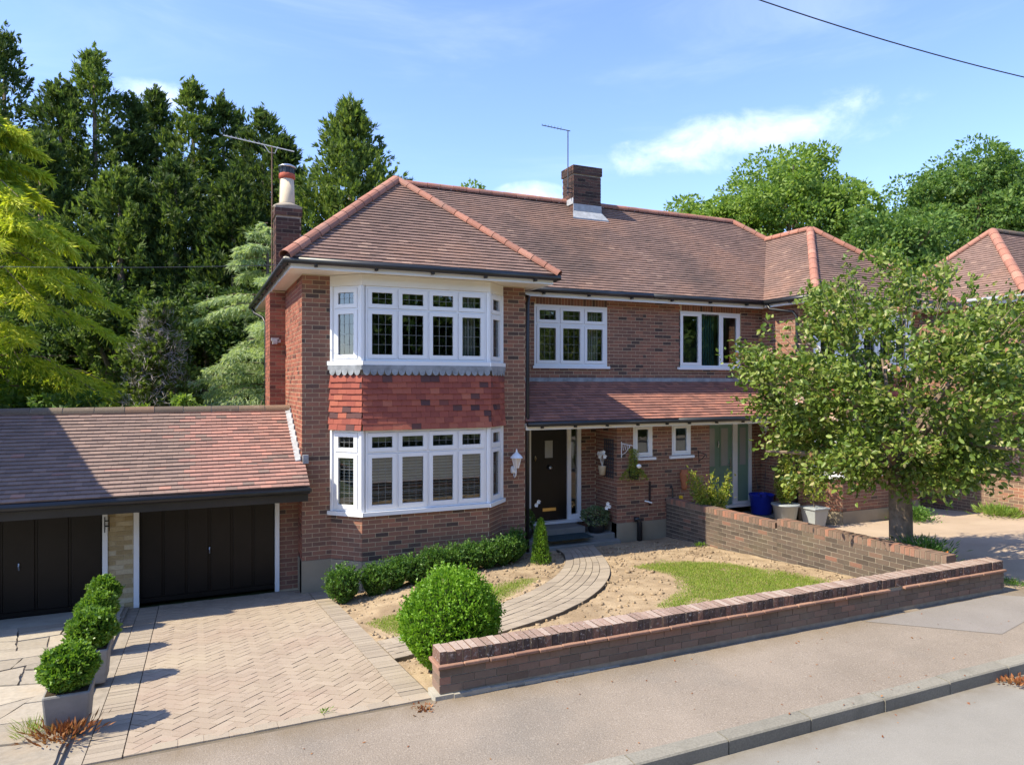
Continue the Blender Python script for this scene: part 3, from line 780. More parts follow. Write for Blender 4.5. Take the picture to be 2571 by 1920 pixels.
def shrink(p, d):
    cx = sum(q[0] for q in p) / len(p); cy = sum(q[1] for q in p) / len(p); out = []
    for x, y in p:
        l = math.hypot(x - cx, y - cy); f = max(0.2, 1 - d / max(l, 1e-6)); out.append((cx + (x - cx) * f, cy + (y - cy) * f))
    return out
def rough_edge(p, r):
    out = []
    for i in range(len(p)):
        a, b = p[i], p[(i + 1) % len(p)]
        out.append(a)
        if math.hypot(b[0] - a[0], b[1] - a[1]) > 0.2:
            for t in (0.35, 0.7): out.append((a[0] + (b[0] - a[0]) * t + r.uniform(-.012, .012), a[1] + (b[1] - a[1]) * t + r.uniform(-.012, .012)))
    return out
rr = random.Random(4)
for p in crazy(-3.4, -0.95, duv(0, 11.7)[1], duv(0, 6.1)[1], 64, 11):
    m = MB(); tilt = rr.uniform(-0.006, 0.006); h = rr.uniform(-0.004, 0.012)
    m.prism(rough_edge(shrink(ccw(p), 0.014), rr), pl_p, -0.03, lambda u, v, t=tilt, h=h: h + t * (u + 2)); m.build('paving_slab', SLAB, patio)
m = MB(); m.prism([duv(-6, 12.55), duv(-0.99, 12.55), duv(-0.99, 11.75), duv(-6, 11.72)], pl_p, -0.03, 0.004); m.build('concrete_apron', CONCRETE, patio)

# --- garden soil with clods, lawns and the curved path
outer = [(7.30, 12.30), (7.05, 11.70), (6.66, 10.78), (6.24, 9.97), (5.71, 9.25), (5.15, 8.68), (4.61, 8.27), (4.08, 7.97), (3.45, 7.78), (2.75, 7.66), (1.99, 7.56)]
inner = [(6.45, 12.30), (6.33, 11.75), (5.90, 10.90), (5.32, 10.12), (4.74, 9.55), (4.14, 9.10), (3.75, 8.90), (3.35, 8.74), (2.90, 8.58), (2.45, 8.46), (1.99, 8.38)]
path_poly = outer + inner[::-1]
lawns = [[(6.75, 10.20), (7.3, 10.28), (7.9, 10.1), (8.35, 9.6), (8.62, 8.7), (8.72, 7.75), (8.3, 7.35), (7.2, 7.2), (6.2, 7.15), (5.6, 7.3), (5.55, 7.85), (6.0, 8.15), (6.45, 8.4), (6.75, 8.9), (6.9, 9.4)],
         [(2.06, 9.5), (2.5, 9.75), (3.1, 9.75), (3.45, 9.5), (3.3, 8.95), (2.75, 8.65), (2.3, 8.5), (2.1, 8.85)],
         [(3.75, 9.75), (4.3, 10.15), (4.85, 10.35), (5.05, 10.1), (4.6, 9.72), (4.05, 9.2), (3.85, 9.15)]]
noise_s = smooth_noise(3, 14)
nx, ny = 150, 120
gx = np.linspace(1.96, 9.2, nx); gy = np.linspace(6.3, 12.38, ny)
def soil_h(P):
    z = np.array([z_soil(x, y) for x, y in P[:, :2]])
    lawn = np.array([any(inside((x, y), l) for l in lawns) for x, y in P[:, :2]])
    q = np.c_[P[:, :2], np.zeros(len(P))]
    rough = 0.022 * noise_s(q, 6.0) + 0.020 * noise_s(q, 17.0) + 0.014 * noise_s(q + 5, 40.0)
    return z + np.where(lawn, 0.3, 1.0) * rough
P = np.array([(x, y, 0.0) for y in gy for x in gx]); P[:, 2] = soil_h(P)
near_path = np.array([inside((x, y), path_poly) for x, y in P[:, :2]]); P[near_path, 2] -= 0.05
idx = np.arange(nx * ny).reshape(ny, nx)
F = np.stack([idx[:-1, :-1], idx[:-1, 1:], idx[1:, 1:], idx[1:, :-1]], -1).reshape(-1, 4)
struct(put('soil', np_mesh('soil', P, F, SOIL, True)), 'bare sandy soil of the front garden')
# clods
n = 22000
C = np.c_[rng.uniform(2.02, 9.1, n), rng.uniform(6.45, 12.0, n), np.zeros(n)]
keep = np.array([not inside((x, y), path_poly) and not any(inside((x, y), l) for l in lawns) for x, y in C[:, :2]])
dens = noise_s(C, 3.0)
keep &= (rng.uniform(size=n) < 0.45 + 0.9 * np.clip(dens, -.4, .6))
C = C[keep]; C[:, 2] = soil_h(C)
ico = np.array([(0, 0, 1), (.89, 0, .45), (.28, .85, .45), (-.72, .53, .45), (-.72, -.53, .45), (.28, -.85, .45), (.72, .53, -.45), (-.28, .85, -.45), (-.89, 0, -.45), (-.28, -.85, -.45), (.72, -.53, -.45), (0, 0, -1)])
icf = np.array([(0, 1, 2), (0, 2, 3), (0, 3, 4), (0, 4, 5), (0, 5, 1), (1, 6, 2), (2, 7, 3), (3, 8, 4), (4, 9, 5), (5, 10, 1), (6, 7, 2), (7, 8, 3), (8, 9, 4), (9, 10, 5), (10, 6, 1), (11, 7, 6), (11, 8, 7), (11, 9, 8), (11, 10, 9), (11, 6, 10)])
def rocks(C, s, flat=0.7):
    n = len(C); V = ico[None] * (1 + 0.35 * rng.normal(size=(n, 12, 1))) * s[:, None, None]; V[:, :, 2] *= flat
    a = rng.uniform(0, 6.28, n); ca, sa = np.cos(a)[:, None], np.sin(a)[:, None]
    X = V[:, :, 0] * ca - V[:, :, 1] * sa * 0.8; Y = V[:, :, 0] * sa + V[:, :, 1] * ca * 0.8; V[:, :, 0], V[:, :, 1] = X, Y
    V = V + C[:, None]; return V.reshape(-1, 3), (icf[None] + 12 * np.arange(n)[:, None, None]).reshape(-1, 3)
s = 0.005 + 0.036 * rng.uniform(size=len(C)) ** 4.5
V, F = rocks(C + np.c_[np.zeros((len(C), 2)), s * 0.2], s)
tag(put('soil_clods', np_mesh('soil_clods', V, F, SOIL)), 'loose clods and crumbs of sandy soil', None, None, 'stuff')
# grass
parts = []
for li, l in enumerate(lawns):
    x0, x1 = min(p[0] for p in l) - .1, max(p[0] for p in l) + .1; y0, y1 = min(p[1] for p in l) - .1, max(p[1] for p in l) + .1
    n = int((x1 - x0) * (y1 - y0) * 9500)
    G = np.c_[rng.uniform(x0, x1, n), rng.uniform(y0, y1, n), np.zeros(n)]
    ed = 0.16 * np.c_[noise_s(G, 9.0), noise_s(G + 9, 9.0), np.zeros(n)]
    keep = np.array([inside((x, y), l) for x, y in (G + ed)[:, :2]]) & np.array([not inside((x, y), path_poly) for x, y in G[:, :2]])
    bald = noise_s(G + 2, 4.0) + 0.5 * noise_s(G, 11.0)
    keep &= (bald < 0.38) | (rng.uniform(size=n) < 0.35)
    dmin = np.full(n, 9.0)
    for a_, b_ in zip(l, l[1:] + l[:1]):
        a_, b_ = np.array(a_), np.array(b_); tt = np.clip(((G[:, :2] - a_) @ (b_ - a_)) / ((b_ - a_) @ (b_ - a_)), 0, 1); dmin = np.minimum(dmin, np.linalg.norm(G[:, :2] - a_ - tt[:, None] * (b_ - a_), axis=1))
    keep &= rng.uniform(size=n) < np.clip(.12 + dmin / .30, 0, 1)
    G = G[keep]; G[:, 2] = soil_h(G) - 0.004
    D = np.c_[rng.normal(0, .55, (len(G), 2)), np.ones(len(G))]
    parts.append(leaf_quads(G, D, rand_dirs(len(G)), rng.uniform(0.018, 0.05, len(G)), 0.006))
V, F = cat(parts)
tag(put('lawn', np_mesh('lawn', V, F, GRASS)), 'patches of short yellowing lawn in the front garden', None, None, 'stuff')

# the path: three curved bands of blocks between two edging bands
pb = MB()
n = len(outer)
def lerp2(a, b, t): return (a[0] + (b[0] - a[0]) * t, a[1] + (b[1] - a[1]) * t)
def dense(c, k=6):
    out = []
    for i in range(len(c) - 1):
        p0, p1, p2, p3 = c[max(i - 1, 0)], c[i], c[i + 1], c[min(i + 2, len(c) - 1)]
        for j in range(k):
            t = j / k
            out.append(tuple(0.5 * (2 * p1[a] + (p2[a] - p0[a]) * t + (2 * p0[a] - 5 * p1[a] + 4 * p2[a] - p3[a]) * t * t + (3 * p1[a] - p0[a] - 3 * p2[a] + p3[a]) * t ** 3) for a in (0, 1)))
    return out + [c[-1]]
od, idn = dense(outer), dense(inner)
def z_path(x, y): return z_soil(x, y) + 0.035 if x > 2.6 else z_drive(y) + 0.02 + (x - 1.98) / 0.62 * (z_soil(2.6, y) + 0.015 - z_drive(y))
for i in range(len(od) - 1):
    a, b, c, d = od[i], od[i + 1], idn[i + 1], idn[i]
    pb.hexa([(p[0], p[1], z_path(*p) - 0.16) for p in (a, b, c, d)] + [(p[0], p[1], z_path(*p) - 0.008) for p in (a, b, c, d)])
path = struct(pb.build('garden_path', DRIVE_BED), 'curved block paved path from the black front door to the driveway')
bands = [(0.0, 0.20, 1), (0.205, 0.345, 2), (0.35, 0.49, 2), (0.495, 0.635, 2), (0.64, 0.79, 2), (0.795, 1.0, 1)]
def curve_at(c, s):
    i = min(int(s * (len(c) - 1)), len(c) - 2); return lerp2(c[i], c[i + 1], s * (len(c) - 1) - i)
for bi, (t0, t1, kind) in enumerate(bands):
    cen = [lerp2(o, q, 0.5 * (t0 + t1)) for o, q in zip(od, idn)]
    Lc = sum(math.dist(cen[i], cen[i + 1]) for i in range(len(cen) - 1))
    k = round(Lc / (0.21 if kind == 2 else 0.21)); off = 0.5 / k if bi % 2 else 0.0
    for i in range(k + (1 if off else 0)):
        s0, s1 = max(0, i / k - off), min(1, (i + 1) / k - off)
        if s1 - s0 < 0.3 / k: continue
        g0 = 0.0025 / Lc * 1.2
        q = []
        for (s, t) in ((s0 + g0, t0), (0.5 * (s0 + s1), t0), (s1 - g0, t0), (s1 - g0, t1), (0.5 * (s0 + s1), t1), (s0 + g0, t1)): q.append(lerp2(curve_at(od, s), curve_at(idn, s), t + (0.004 if t == t0 else -0.004)))
        h = random.uniform(-0.002, 0.003); m = MB()
        vb = [(x, y, z_path(x, y) - 0.05) for x, y in q]; vt = [(x, y, z_path(x, y) + h) for x, y in q]
        m.v = vb + vt; m.f = [(5, 4, 3, 2, 1, 0), tuple(range(6, 12))] + [(a, (a + 1) % 6, 6 + (a + 1) % 6, 6 + a) for a in range(6)]
        if area2(q) < 0: m.f = [tuple(reversed(f)) for f in m.f]
        m.build('paving_block', BLOCK_GREY, path)

n = 150; P = np.c_[rng.uniform(0.5, 11, n), rng.uniform(4.2, 6.05, n), np.zeros(n)]
P[:, 2] = [(0.438 if y < 4.6 else (0.566 if y < 4.76 else z_pav(y) + 0.004)) for y in P[:, 1]]
V, F = leaf_quads(P, np.c_[rng.normal(size=(n, 2)), np.full(n, .15)], np.c_[rng.normal(size=(n, 2)), np.zeros(n)], rng.uniform(.012, .04, n), rng.uniform(.008, .02, n))
tag(put('leaf_litter', np_mesh('leaf_litter', V, F, DRY)), 'scattered scraps of dead leaf on the pavement and road', None, None, 'stuff')


# ------------------------------------------------------------------ the houses
TAN = 0.869
EZ = 5.42                    # tile edge height at the eaves
WF = dict(fx0=1.63, fx1=5.69, fy=12.1, my=13.25, ly=12.45, dy=13.30, lx=7.96, by=18.6)

def window(owner, name, P0, P1, z0, z1, n, cols, transom=None, fw=0.05, cw=0.062, lead=(0, 0), sill=None, sill_ext=(0.05, 0.05), mat=None, glass=None, open_d=0.0, leadmat=None, skip_casement=()):
    """white framed window: the frame is the part; casements, panes, leading and sill are its sub-parts"""
    mat = mat or WHITE; glass = glass or GLASS
    P0 = Vector((*P0, 0)); P1 = Vector((*P1, 0)); e = (P1 - P0); W = e.length; e.normalize(); n = Vector(n).normalized()
    fr = MB()
    def B(mb, u0, u1, a, b, d0, d1): mb.obox(P0, e, n, u0, u1, d0, d1, a, b)
    edges = [0.0] + list(cols) + [W]
    rows = [(z0, z1)] if transom is None else [(z0, transom), (transom, z1)]
    B(fr, 0, fw, z0, z1, -0.07, 0); B(fr, W - fw, W, z0, z1, -0.07, 0)
    B(fr, fw, W - fw, z0, z0 + fw, -0.07, 0); B(fr, fw, W - fw, z1 - fw, z1, -0.07, 0)
    for c in cols: B(fr, c - fw * 0.4, c + fw * 0.4, z0 + fw, z1 - fw, -0.07, -0.002)
    if transom:
        for i in range(len(edges) - 1):
            a = edges[i] + (fw if i == 0 else fw * 0.4); b = edges[i + 1] - (fw if i == len(edges) - 2 else fw * 0.4)
            B(fr, a, b, transom - fw * 0.4, transom + fw * 0.4, -0.07, -0.002)
    part = fr.build(name, mat, owner)
    for i in range(len(edges) - 1):
        a = edges[i] + (fw if i == 0 else fw * 0.4) + 0.003; b = edges[i + 1] - (fw if i == len(edges) - 2 else fw * 0.4) - 0.003
        for r, (c, d) in enumerate(rows):
            c2 = c + (fw if r == 0 else fw * 0.4) + 0.003; d2 = d - (fw if r == len(rows) - 1 else fw * 0.4) - 0.003
            if i in skip_casement: w_ = 0.0
            else:
                w_ = cw
                cs = MB()
                B(cs, a, a + w_, c2, d2, -0.05, 0.012); B(cs, b - w_, b, c2, d2, -0.05, 0.012)
                B(cs, a + w_, b - w_, c2, c2 + w_, -0.05, 0.012); B(cs, a + w_, b - w_, d2 - w_, d2, -0.05, 0.012)
                cs.build('casement', mat, part)
            pa = MB(); O = P0 + n * (-0.022)
            def Q(u, z): return O + e * u + Vector((0, 0, z))
            pa.quad(Q(a + w_, c2 + w_), Q(b - w_, c2 + w_), Q(b - w_, d2 - w_), Q(a + w_, d2 - w_))
            if (e.cross(Vector((0, 0, 1)))).dot(n) < 0: pa.f = [tuple(reversed(f)) for f in pa.f]
            pa.build('pane', glass, part)
            nc, nr = lead if r == 0 else (lead[0], max(1, min(2, lead[1])))
            if nc:
                lm = MB(); lw = 0.0028
                for k in range(1, nc):
                    u = a + w_ + (b - a - 2 * w_) * k / nc; B(lm, u - lw, u + lw, c2 + w_, d2 - w_, -0.0215, -0.017)
                for k in range(1, nr):
                    z = c2 + w_ + (d2 - c2 - 2 * w_) * k / nr; B(lm, a + w_, b - w_, z - lw, z + lw, -0.0212, -0.0175)
                lm.build('leading', LEAD_CAME, part)
    if sill:
        s = MB(); s.obox(P0, e, n, -sill_ext[0], W + sill_ext[1], -0.02, sill[1], z0 - sill[0], z0 - 0.002); s.build('sill', mat, part)
    return part

class Half:
    """one half of a semi-detached pair, drawn as the left half and mirrored about the party line when sx = -1"""
    def __init__(self, owner, sx=1, px=PX, dz=0.0):
        self.o, self.sx, self.px, self.dz = owner, sx, px, dz
    def p(self, x, y): return (self.px + self.sx * (x - PX), y)
    def p3(self, x, y, z): return Vector((self.px + self.sx * (x - PX), y, z + self.dz))
    def v(self, x, y, z=0): return Vector((self.sx * x, y, z))
    def span(self, a, b): return sorted((self.p(a, 0)[0], self.p(b, 0)[0]))

def build_half(H, detail, brick=None, roofmat=None, limit=300, bay=True, brick_of=None, hung=False, shell=False):
    o = H.o; brick = brick or BRICK; roofmat = roofmat or ROOF_TILE; dz = H.dz
    bp = Pieces(o, 'brick', 'brickwork', limit if detail else 0)
    tp = Pieces(o, 'roof_tile', 'roof_tiling', limit if detail else 0)
    W = WF
    def wall(x0, y0, x1, y1, n, z0, z1, openings=(), soldier=(), bricks=True, ext=(0, 0), shift=0.0, th=0.2, mats=None, plz=None):
        P0 = H.p(x0, y0); P1 = H.p(x1, y1); e = Vector((P1[0] - P0[0], P1[1] - P0[1], 0)); Ln = e.length; e.normalize(); nv = H.v(*n).normalized()
        m = MB(); ops = [(a, b, c + dz, d + dz) for a, b, c, d in openings]
        core_panel(m, P0, e, nv, Ln, z0 + dz, z1 + dz, ops, th)
        part = m.build('wall', MORTAR, o)
        if bricks and not shell: brick_panel(bp, part, P0, e, nv, Ln, z0 + dz, z1 + dz, brick, ops, ext, [(a, b, c + dz, d + dz) for a, b, c, d in soldier], shift, mats=mats)
        return part
    # front piers beside the bay, flank, return, upper wall, porch walls
    wall(1.63, 12.1, 2.12, 12.1, (0, -1), 0.555, 5.29, ext=(0.008, 0), shift=0.06)
    wall(5.20, 12.1, 5.69, 12.1, (0, -1), 0.555, 5.29, ext=(0, 0.008), shift=0.03)
    wall(1.63, 12.1, 1.63, 18.6, (-1, 0), 0.555, 5.29, mats=brick_of)
    wall(5.69, 12.1, 5.69, 13.45, (1, 0), 0.555, 5.29)
    wall(5.69, 13.25, PX, 13.25, (0, -1), 3.30, 5.29, openings=[(0.76, 2.52, 3.85, 5.13)] if H.sx > 0 else [(0.66, 2.44, 3.85, 5.14)],
         soldier=[(0.80, 2.50, 5.135, 5.29)] if H.sx > 0 else [(0.68, 2.44, 5.145, 5.29)])
    wl_open = [(0.39, 0.87, 1.93, 2.62)] if H.sx > 0 else [(0.50, 1.00, 1.93, 2.62)]
    wall(7.96, 12.45, PX, 12.45, (0, -1), 0.60, 2.72, openings=wl_open, ext=(0.008, 0))
    wall(7.96, 12.45, 7.96, 13.3, (-1, 0), 0.60, 2.72)
    door_op = [(0.50, 1.86, 0.40, 2.66)] if H.sx > 0 else [(0.28, 1.86, 0.40, 2.66)]
    wall(5.69, 13.3, 7.96, 13.3, (0, -1), 0.40, 2.75, openings=door_op, th=0.12)
    # plain rear and inner parts that close the shell
    m = MB(); xa, xb = H.span(1.63, PX); m.box(xa + .02, xb - .02, 18.4, 18.6, dz, 5.29 + dz); m.build('rear_wall', MORTAR, o)
    m = MB(); m.box(xa + .22, xb - .1, 13.5, 18.4, 2.78 + dz, 2.98 + dz); xc, xd = H.span(1.85, 5.45); m.box(xc, xd, 12.32, 13.498, 2.78 + dz, 2.98 + dz)
    m.build('upper_floor', WOOD_INT, o)
    m = MB(); xc, xd = H.span(PX - 0.1, PX - 0.005); m.box(xc, xd, 13.5, 18.4, dz, 5.29 + dz); m.box(xc, xd, 12.68, 13.499, dz, 2.69 + dz)
    xc, xd = H.span(1.83, PX - .1); m.box(xc, xd, 14.9, 15.0, dz, 5.29 + dz); m.build('inner_wall', WOOD_INT, o)
    # rendered plinth
    def plinth(x0, y0, x1, y1, n, z0, z1, a=0.0, b=0.0):
        P0 = H.p(x0, y0); P1 = H.p(x1, y1); e = Vector((P1[0] - P0[0], P1[1] - P0[1], 0)); Ln = e.length; e.normalize()
        pm = MB(); pm.obox((*P0, 0), e, H.v(*n).normalized(), -a, Ln + b, -0.2, 0.014, z0 + dz, z1 + dz); pm.build('plinth', RENDER, o)
    plinth(1.63, 12.1, 2.12, 12.1, (0, -1), -0.3, 0.552, 0.014, 0)
    plinth(5.20, 12.1, 5.69, 12.1, (0, -1), -0.3, 0.552, 0, 0.014)
    plinth(1.63, 12.1, 1.63, 18.6, (-1, 0), -0.3, 0.549, -0.004, 0)
    plinth(5.69, 12.1, 5.69, 13.3, (1, 0), -0.3, 0.549, -0.004, 0)
    plinth(7.96, 12.45, PX, 12.45, (0, -1), -0.3, 0.597, 0.014, -0.003)
    plinth(7.96, 12.45, 7.96, 13.3, (-1, 0), -0.3, 0.594, -0.004, 0)
    bayL = [((2.10, 12.10), (2.53, 11.68)), ((2.53, 11.68), (4.79, 11.68)), ((4.79, 11.68), (5.22, 12.10))]
    bayN = [(-0.6987, -0.7154), (0, -1), (0.6987, -0.7154)]
    for (a, b), nn in zip(bayL, bayN): plinth(*a, *b, nn, -0.3, 0.546, 0.0, 0.0)
    # bay: brick apron
    for i, ((a, b), nn) in enumerate(zip(bayL, bayN)): wall(*a, *b, nn, 0.555, 1.275, shift=(0.0, 0.11, 0.05)[i], th=0.18)
    if bay:
        # the two bay windows
        for (z0, z1, tr, nm) in ((1.36, 2.70, 2.33, 'lower'), (3.86, 5.10, 4.72, 'upper')):
            for i, ((a, b), nn) in enumerate(zip(bayL, bayN)):
                P0, P1 = H.p(*a), H.p(*b); nv = H.v(*nn)
                e = Vector((P1[0] - P0[0], P1[1] - P0[1], 0)); Ln = e.length; e.normalize()
                pa, pb_ = (0.035, 0.055) if i == 0 else ((0.055, 0.055) if i == 1 else (0.055, 0.035))
                A = (P0[0] + e.x * pa, P0[1] + e.y * pa); B = (P1[0] - e.x * pb_, P1[1] - e.y * pb_)
                wd = Ln - pa - pb_
                cols = [wd * k / 4 for k in (1, 2, 3)] if i == 1 else []
                wn_ = window(o, 'window', A, B, z0 + dz, z1 + dz, nv, cols, tr + dz, 0.036, 0.066, (3, 4) if detail else (0, 0))
                s = MB(); s.obox((*P0, 0), e, nv, -0.02 if i == 1 else -0.045, Ln + (0.02 if i == 1 else 0.045), -0.06, 0.055 + 0.002 * (i != 1), z0 - 0.07 + dz - 0.002 * (i != 1), z0 - 0.003 + dz - 0.002 * (i != 1))
                s.build('sill', WHITE, wn_)
                if nm == 'lower' and detail:      # venetian blinds behind the lower lights
                    ed = [0.0] + cols + [wd]
                    for k in range(len(ed) - 1):
                        bl = MB(); z = tr + dz - 0.04
                        while z > z0 + dz + 0.10:
                            tilt = 0.008
                            u0, u1 = ed[k] + 0.07, ed[k + 1] - 0.07
                            def Q(u, d, zz): return Vector((*A, 0)) + e * u + nv * d + Vector((0, 0, zz))
                            dp = 0.016
                            bl.hexa([Q(u0, -0.13 - dp, z + tilt), Q(u1, -0.13 - dp, z + tilt), Q(u1, -0.13 + dp, z - tilt), Q(u0, -0.13 + dp, z - tilt), Q(u0, -0.13 - dp, z + tilt + .003), Q(u1, -0.13 - dp, z + tilt + .003), Q(u1, -0.13 + dp, z - tilt + .003), Q(u0, -0.13 + dp, z - tilt + .003)])
                            z -= 0.052
                        bl.build('blind', BLIND, wn_)
            for (px_, py_, w2) in ((2.53, 11.68, 0.075), (4.79, 11.68, 0.075), (2.115, 12.06, 0.05), (5.205, 12.06, 0.05)):
                c = H.p(px_, py_ + 0.035); d = 0.052 if w2 > 0.06 else 0.04
                q = [(c[0] + d * math.cos(k * math.pi / 4 + math.pi / 8), c[1] + d * math.sin(k * math.pi / 4 + math.pi / 8)) for k in range(8)]
                post = MB(); post.prism(q, Plane((0, 0, 0), (1, 0, 0), (0, 1, 0)), z0 + dz, z1 + dz); post.build('corner_post', WHITE, o)
        # white head board under the eaves
        hb = MB()
        for i, ((a, b), nn) in enumerate(zip(bayL, bayN)):
            P0, P1 = H.p(*a), H.p(*b); e = Vector((P1[0] - P0[0], P1[1] - P0[1], 0)); Ln = e.length; e.normalize()
            hb.obox((*P0, 0), e, H.v(*nn), -0.012, Ln + 0.012, -0.10, 0.022 + 0.002 * (i == 1), 5.102 + dz, 5.286 + dz)
        hb.build('head_board', CREAM, o)
        # tile hanging between the windows, with a scalloped lead apron above it
        back = MB(); hp = Pieces(o, 'hung_tile', 'tile_hanging', 300 if detail else 0)
        backs = []
        for i, ((a, b), nn) in enumerate(zip(bayL, bayN)):
            P0, P1 = H.p(*a), H.p(*b); e = Vector((P1[0] - P0[0], P1[1] - P0[1], 0)); Ln = e.length; e.normalize(); nv = H.v(*nn)
            back.obox((*P0, 0), e, nv, 0.0, Ln, -0.12, 0.012, 2.702 + dz, 3.79 + dz)
        bpart = back.build('bay_panel', MORTAR_GREY, o)
        ap = MB()
        for i, ((a, b), nn) in enumerate(zip(bayL, bayN)):
            P0, P1 = H.p(*a), H.p(*b); e = Vector((P1[0] - P0[0], P1[1] - P0[1], 0)); Ln = e.length; e.normalize(); nv = H.v(*nn)
            pl = Plane((P0[0], P0[1], 0), e, (0, 0, 1), nv)
            z = 2.71 + dz; k = 0; xt = 0.02
            while z < 3.60 + dz:
                u = -0.165 * (0.5 if k % 2 else 1.0); kick = 0.03 * max(0, 1 - (z - 2.71 - dz) / 0.45) ** 2
                while u < Ln + xt:
                    a_, b_ = max(u + 0.001, -xt), min(u + 0.1635, Ln + xt)
                    if b_ - a_ > 0.02:
                        jit = random.choice((0, 0.001, 0.002, 0.004))
                        ft = lambda q, w, z=z, kick=kick, jit=jit: 0.050 + kick + jit - (w - z) * 0.20
                        fb = lambda q, w, z=z, kick=kick: 0.030 + kick - (w - z) * 0.20
                        dd = random.choice((0, 0, 0, -0.004, 0.003))
                        hp.add(pl, [(a_, z + dd), (b_, z + dd), (b_, z + 0.112), (a_, z + 0.112)], fb, ft, HUNG_TILE, bpart)
                    u += 0.165
                z += 0.1; k += 1
            # lead apron: band and scallops
            ap.obox((*P0, 0), e, nv, -0.03, Ln + 0.03, 0.0, 0.058 + 0.001 * i, 3.71 + dz, 3.79 + dz)
            nsc = max(3, round(Ln / 0.118)); wsc = Ln / nsc
            for s_ in range(nsc):
                cu = (s_ + 0.5) * wsc; r_ = wsc * 0.5 * 0.98
                pts = [(cu + r_ * math.cos(math.pi + math.pi * q / 10), 3.712 + dz + 0.095 * math.sin(math.pi + math.pi * q / 10)) for q in range(11)]
                ap.prism(pts, pl, 0.050, lambda u_, v_, i=i: 0.057 + (3.712 + dz - v_) * 0.10)
        ap.build('lead_apron', LEAD, o)
        # single tiles as objects, on the three facets
        if hung:
            b = hp.cut.get(HUNG_TILE.name)
            for t in range(len(b.v) // 8):
                m = MB(); m.v = b.v[8 * t:8 * t + 8]; m.f = [tuple(x - 8 * t for x in f) for f in b.f[6 * t:6 * t + 6]]
                m.build('hung_tile', HUNG_TILE, bpart)
        else: hp.finish()
    # ---------------- roof
    A = (3.64, 13.69, EZ + 2.34 * TAN); Bp = (3.64, 15.24, EZ + 2.34 * TAN); Cp = (4.30, 15.90, EZ + 3.0 * TAN)
    rz = EZ + 3.0 * TAN
    cs, sn = math.cos(math.atan(TAN)), math.sin(math.atan(TAN))
    def pts(L): return [H.p3(*q) for q in L]
    def on_front(x, y): return (x, y, EZ + (y - 11.35) * TAN)
    def on_main(x, y): return (x, y, EZ + (y - 12.90) * TAN)
    def on_left(x, y): return (x, y, EZ + (x - 1.30) * TAN)
    def on_right(x, y): return (x, y, EZ + (5.98 - x) * TAN)
    polys = dict(
        front=[[on_front(1.30, 11.35), on_front(5.98, 11.35), A]],
        main=[[on_main(5.98, 12.9), on_main(PX, 12.9), (PX, 15.9, rz), Cp, Bp]],
        left=[[on_left(1.30, 11.35), A, on_left(3.64, 16.56), on_left(1.30, 18.9)], [Bp, Cp, on_left(3.64, 16.56)]],
        right=[[on_right(5.98, 11.35), on_right(5.98, 12.9), Bp, A]])
    base = MB()
    def slab(P):
        P = pts(P); n = (P[1] - P[0]).cross(P[2] - P[0]).normalized()
        if n.z < 0: n = -n
        base.poly([q + n * 0.002 for q in P]); base.poly([q - n * 0.03 for q in reversed(P)])
    for k in polys:
        for q in polys[k]: slab(q)
    slab([(1.30, 18.9, EZ), (PX, 18.9, EZ), (PX, 15.9, rz), Cp])
    rf = base.build('roof', roofmat, o)
    up = dict(front=H.v(0, cs, sn), main=H.v(0, cs, sn), left=Vector((H.sx * cs, 0, sn)), right=Vector((-H.sx * cs, 0, sn)))
    ux = dict(front=(1, 0, 0), main=(1, 0, 0), left=(0, 1, 0), right=(0, 1, 0))
    p0 = dict(front=(1.30, 11.35, EZ), main=(1.30, 12.9, EZ), left=(1.30, 11.35, EZ), right=(5.98, 11.35, EZ))
    for k in polys if not shell else ():
        tile_slope(tp, rf, H.p3(*p0[k]), ux[k], up[k], [pts(q) for q in polys[k]], roofmat)
    li = 0.035
    ridge_run(rf, H.p3(1.28, 11.33, EZ - 0.01), H.p3(*A), RIDGE, 0.112, 0.31, lift=li)
    ridge_run(rf, H.p3(6.0, 11.33, EZ - 0.01), H.p3(*A), RIDGE, 0.095, 0.31, lift=li)
    ridge_run(rf, H.p3(*A), H.p3(*Bp), RIDGE, 0.11, 0.33, lift=li)
    ridge_run(rf, H.p3(*Bp), H.p3(*Cp), RIDGE, 0.11, 0.33, lift=li)
    ridge_run(rf, H.p3(*Cp), H.p3(PX, 15.9, rz), RIDGE, 0.11, 0.33, lift=li)
    # ---------------- porch roof (lean-to)
    pz0, pz1, py0, py1 = 2.74, 3.50, 12.02, 13.25
    pa = math.atan2(pz1 - pz0, py1 - py0)
    pP = [(5.70, py0, pz0), (PX, py0, pz0), (PX, py1, pz1), (5.70, py1, pz1)]
    pb2 = MB(); P = pts(pP); n = Vector((0, -math.sin(pa), math.cos(pa))); pb2.poly([q + n * 0.002 for q in P]); pb2.poly([q - n * 0.05 for q in reversed(P)])
    prf = pb2.build('porch_roof', PORCH_TILE, o)
    ptp = Pieces(o, 'porch_roof_tile', 'porch_roof_tiling', limit if detail else 0)
    if not shell: tile_slope(ptp, prf, H.p3(5.70, py0, pz0), (1, 0, 0), Vector((0, math.cos(pa), math.sin(pa))), [P], PORCH_TILE)
    ptp.finish()
    xa, xb = H.span(5.70, PX)
    m = MB(); m.box(xa, xb, 13.20, 13.247, 3.44 + dz, 3.60 + dz); m.build('roof_flashing', LEAD, o)
    m = MB(); m.box(xa, xb, 12.06, 12.085, 2.60 + dz, 2.725 + dz); m.box(xa, xb, 12.087, 13.28, 2.70 + dz, 2.72 + dz); m.build('porch_fascia', CREAM, o)
    m = MB(); m.tube([(xa, 12.0, 2.715 + dz), (xb, 12.0, 2.715 + dz)], 0.05, 10); 
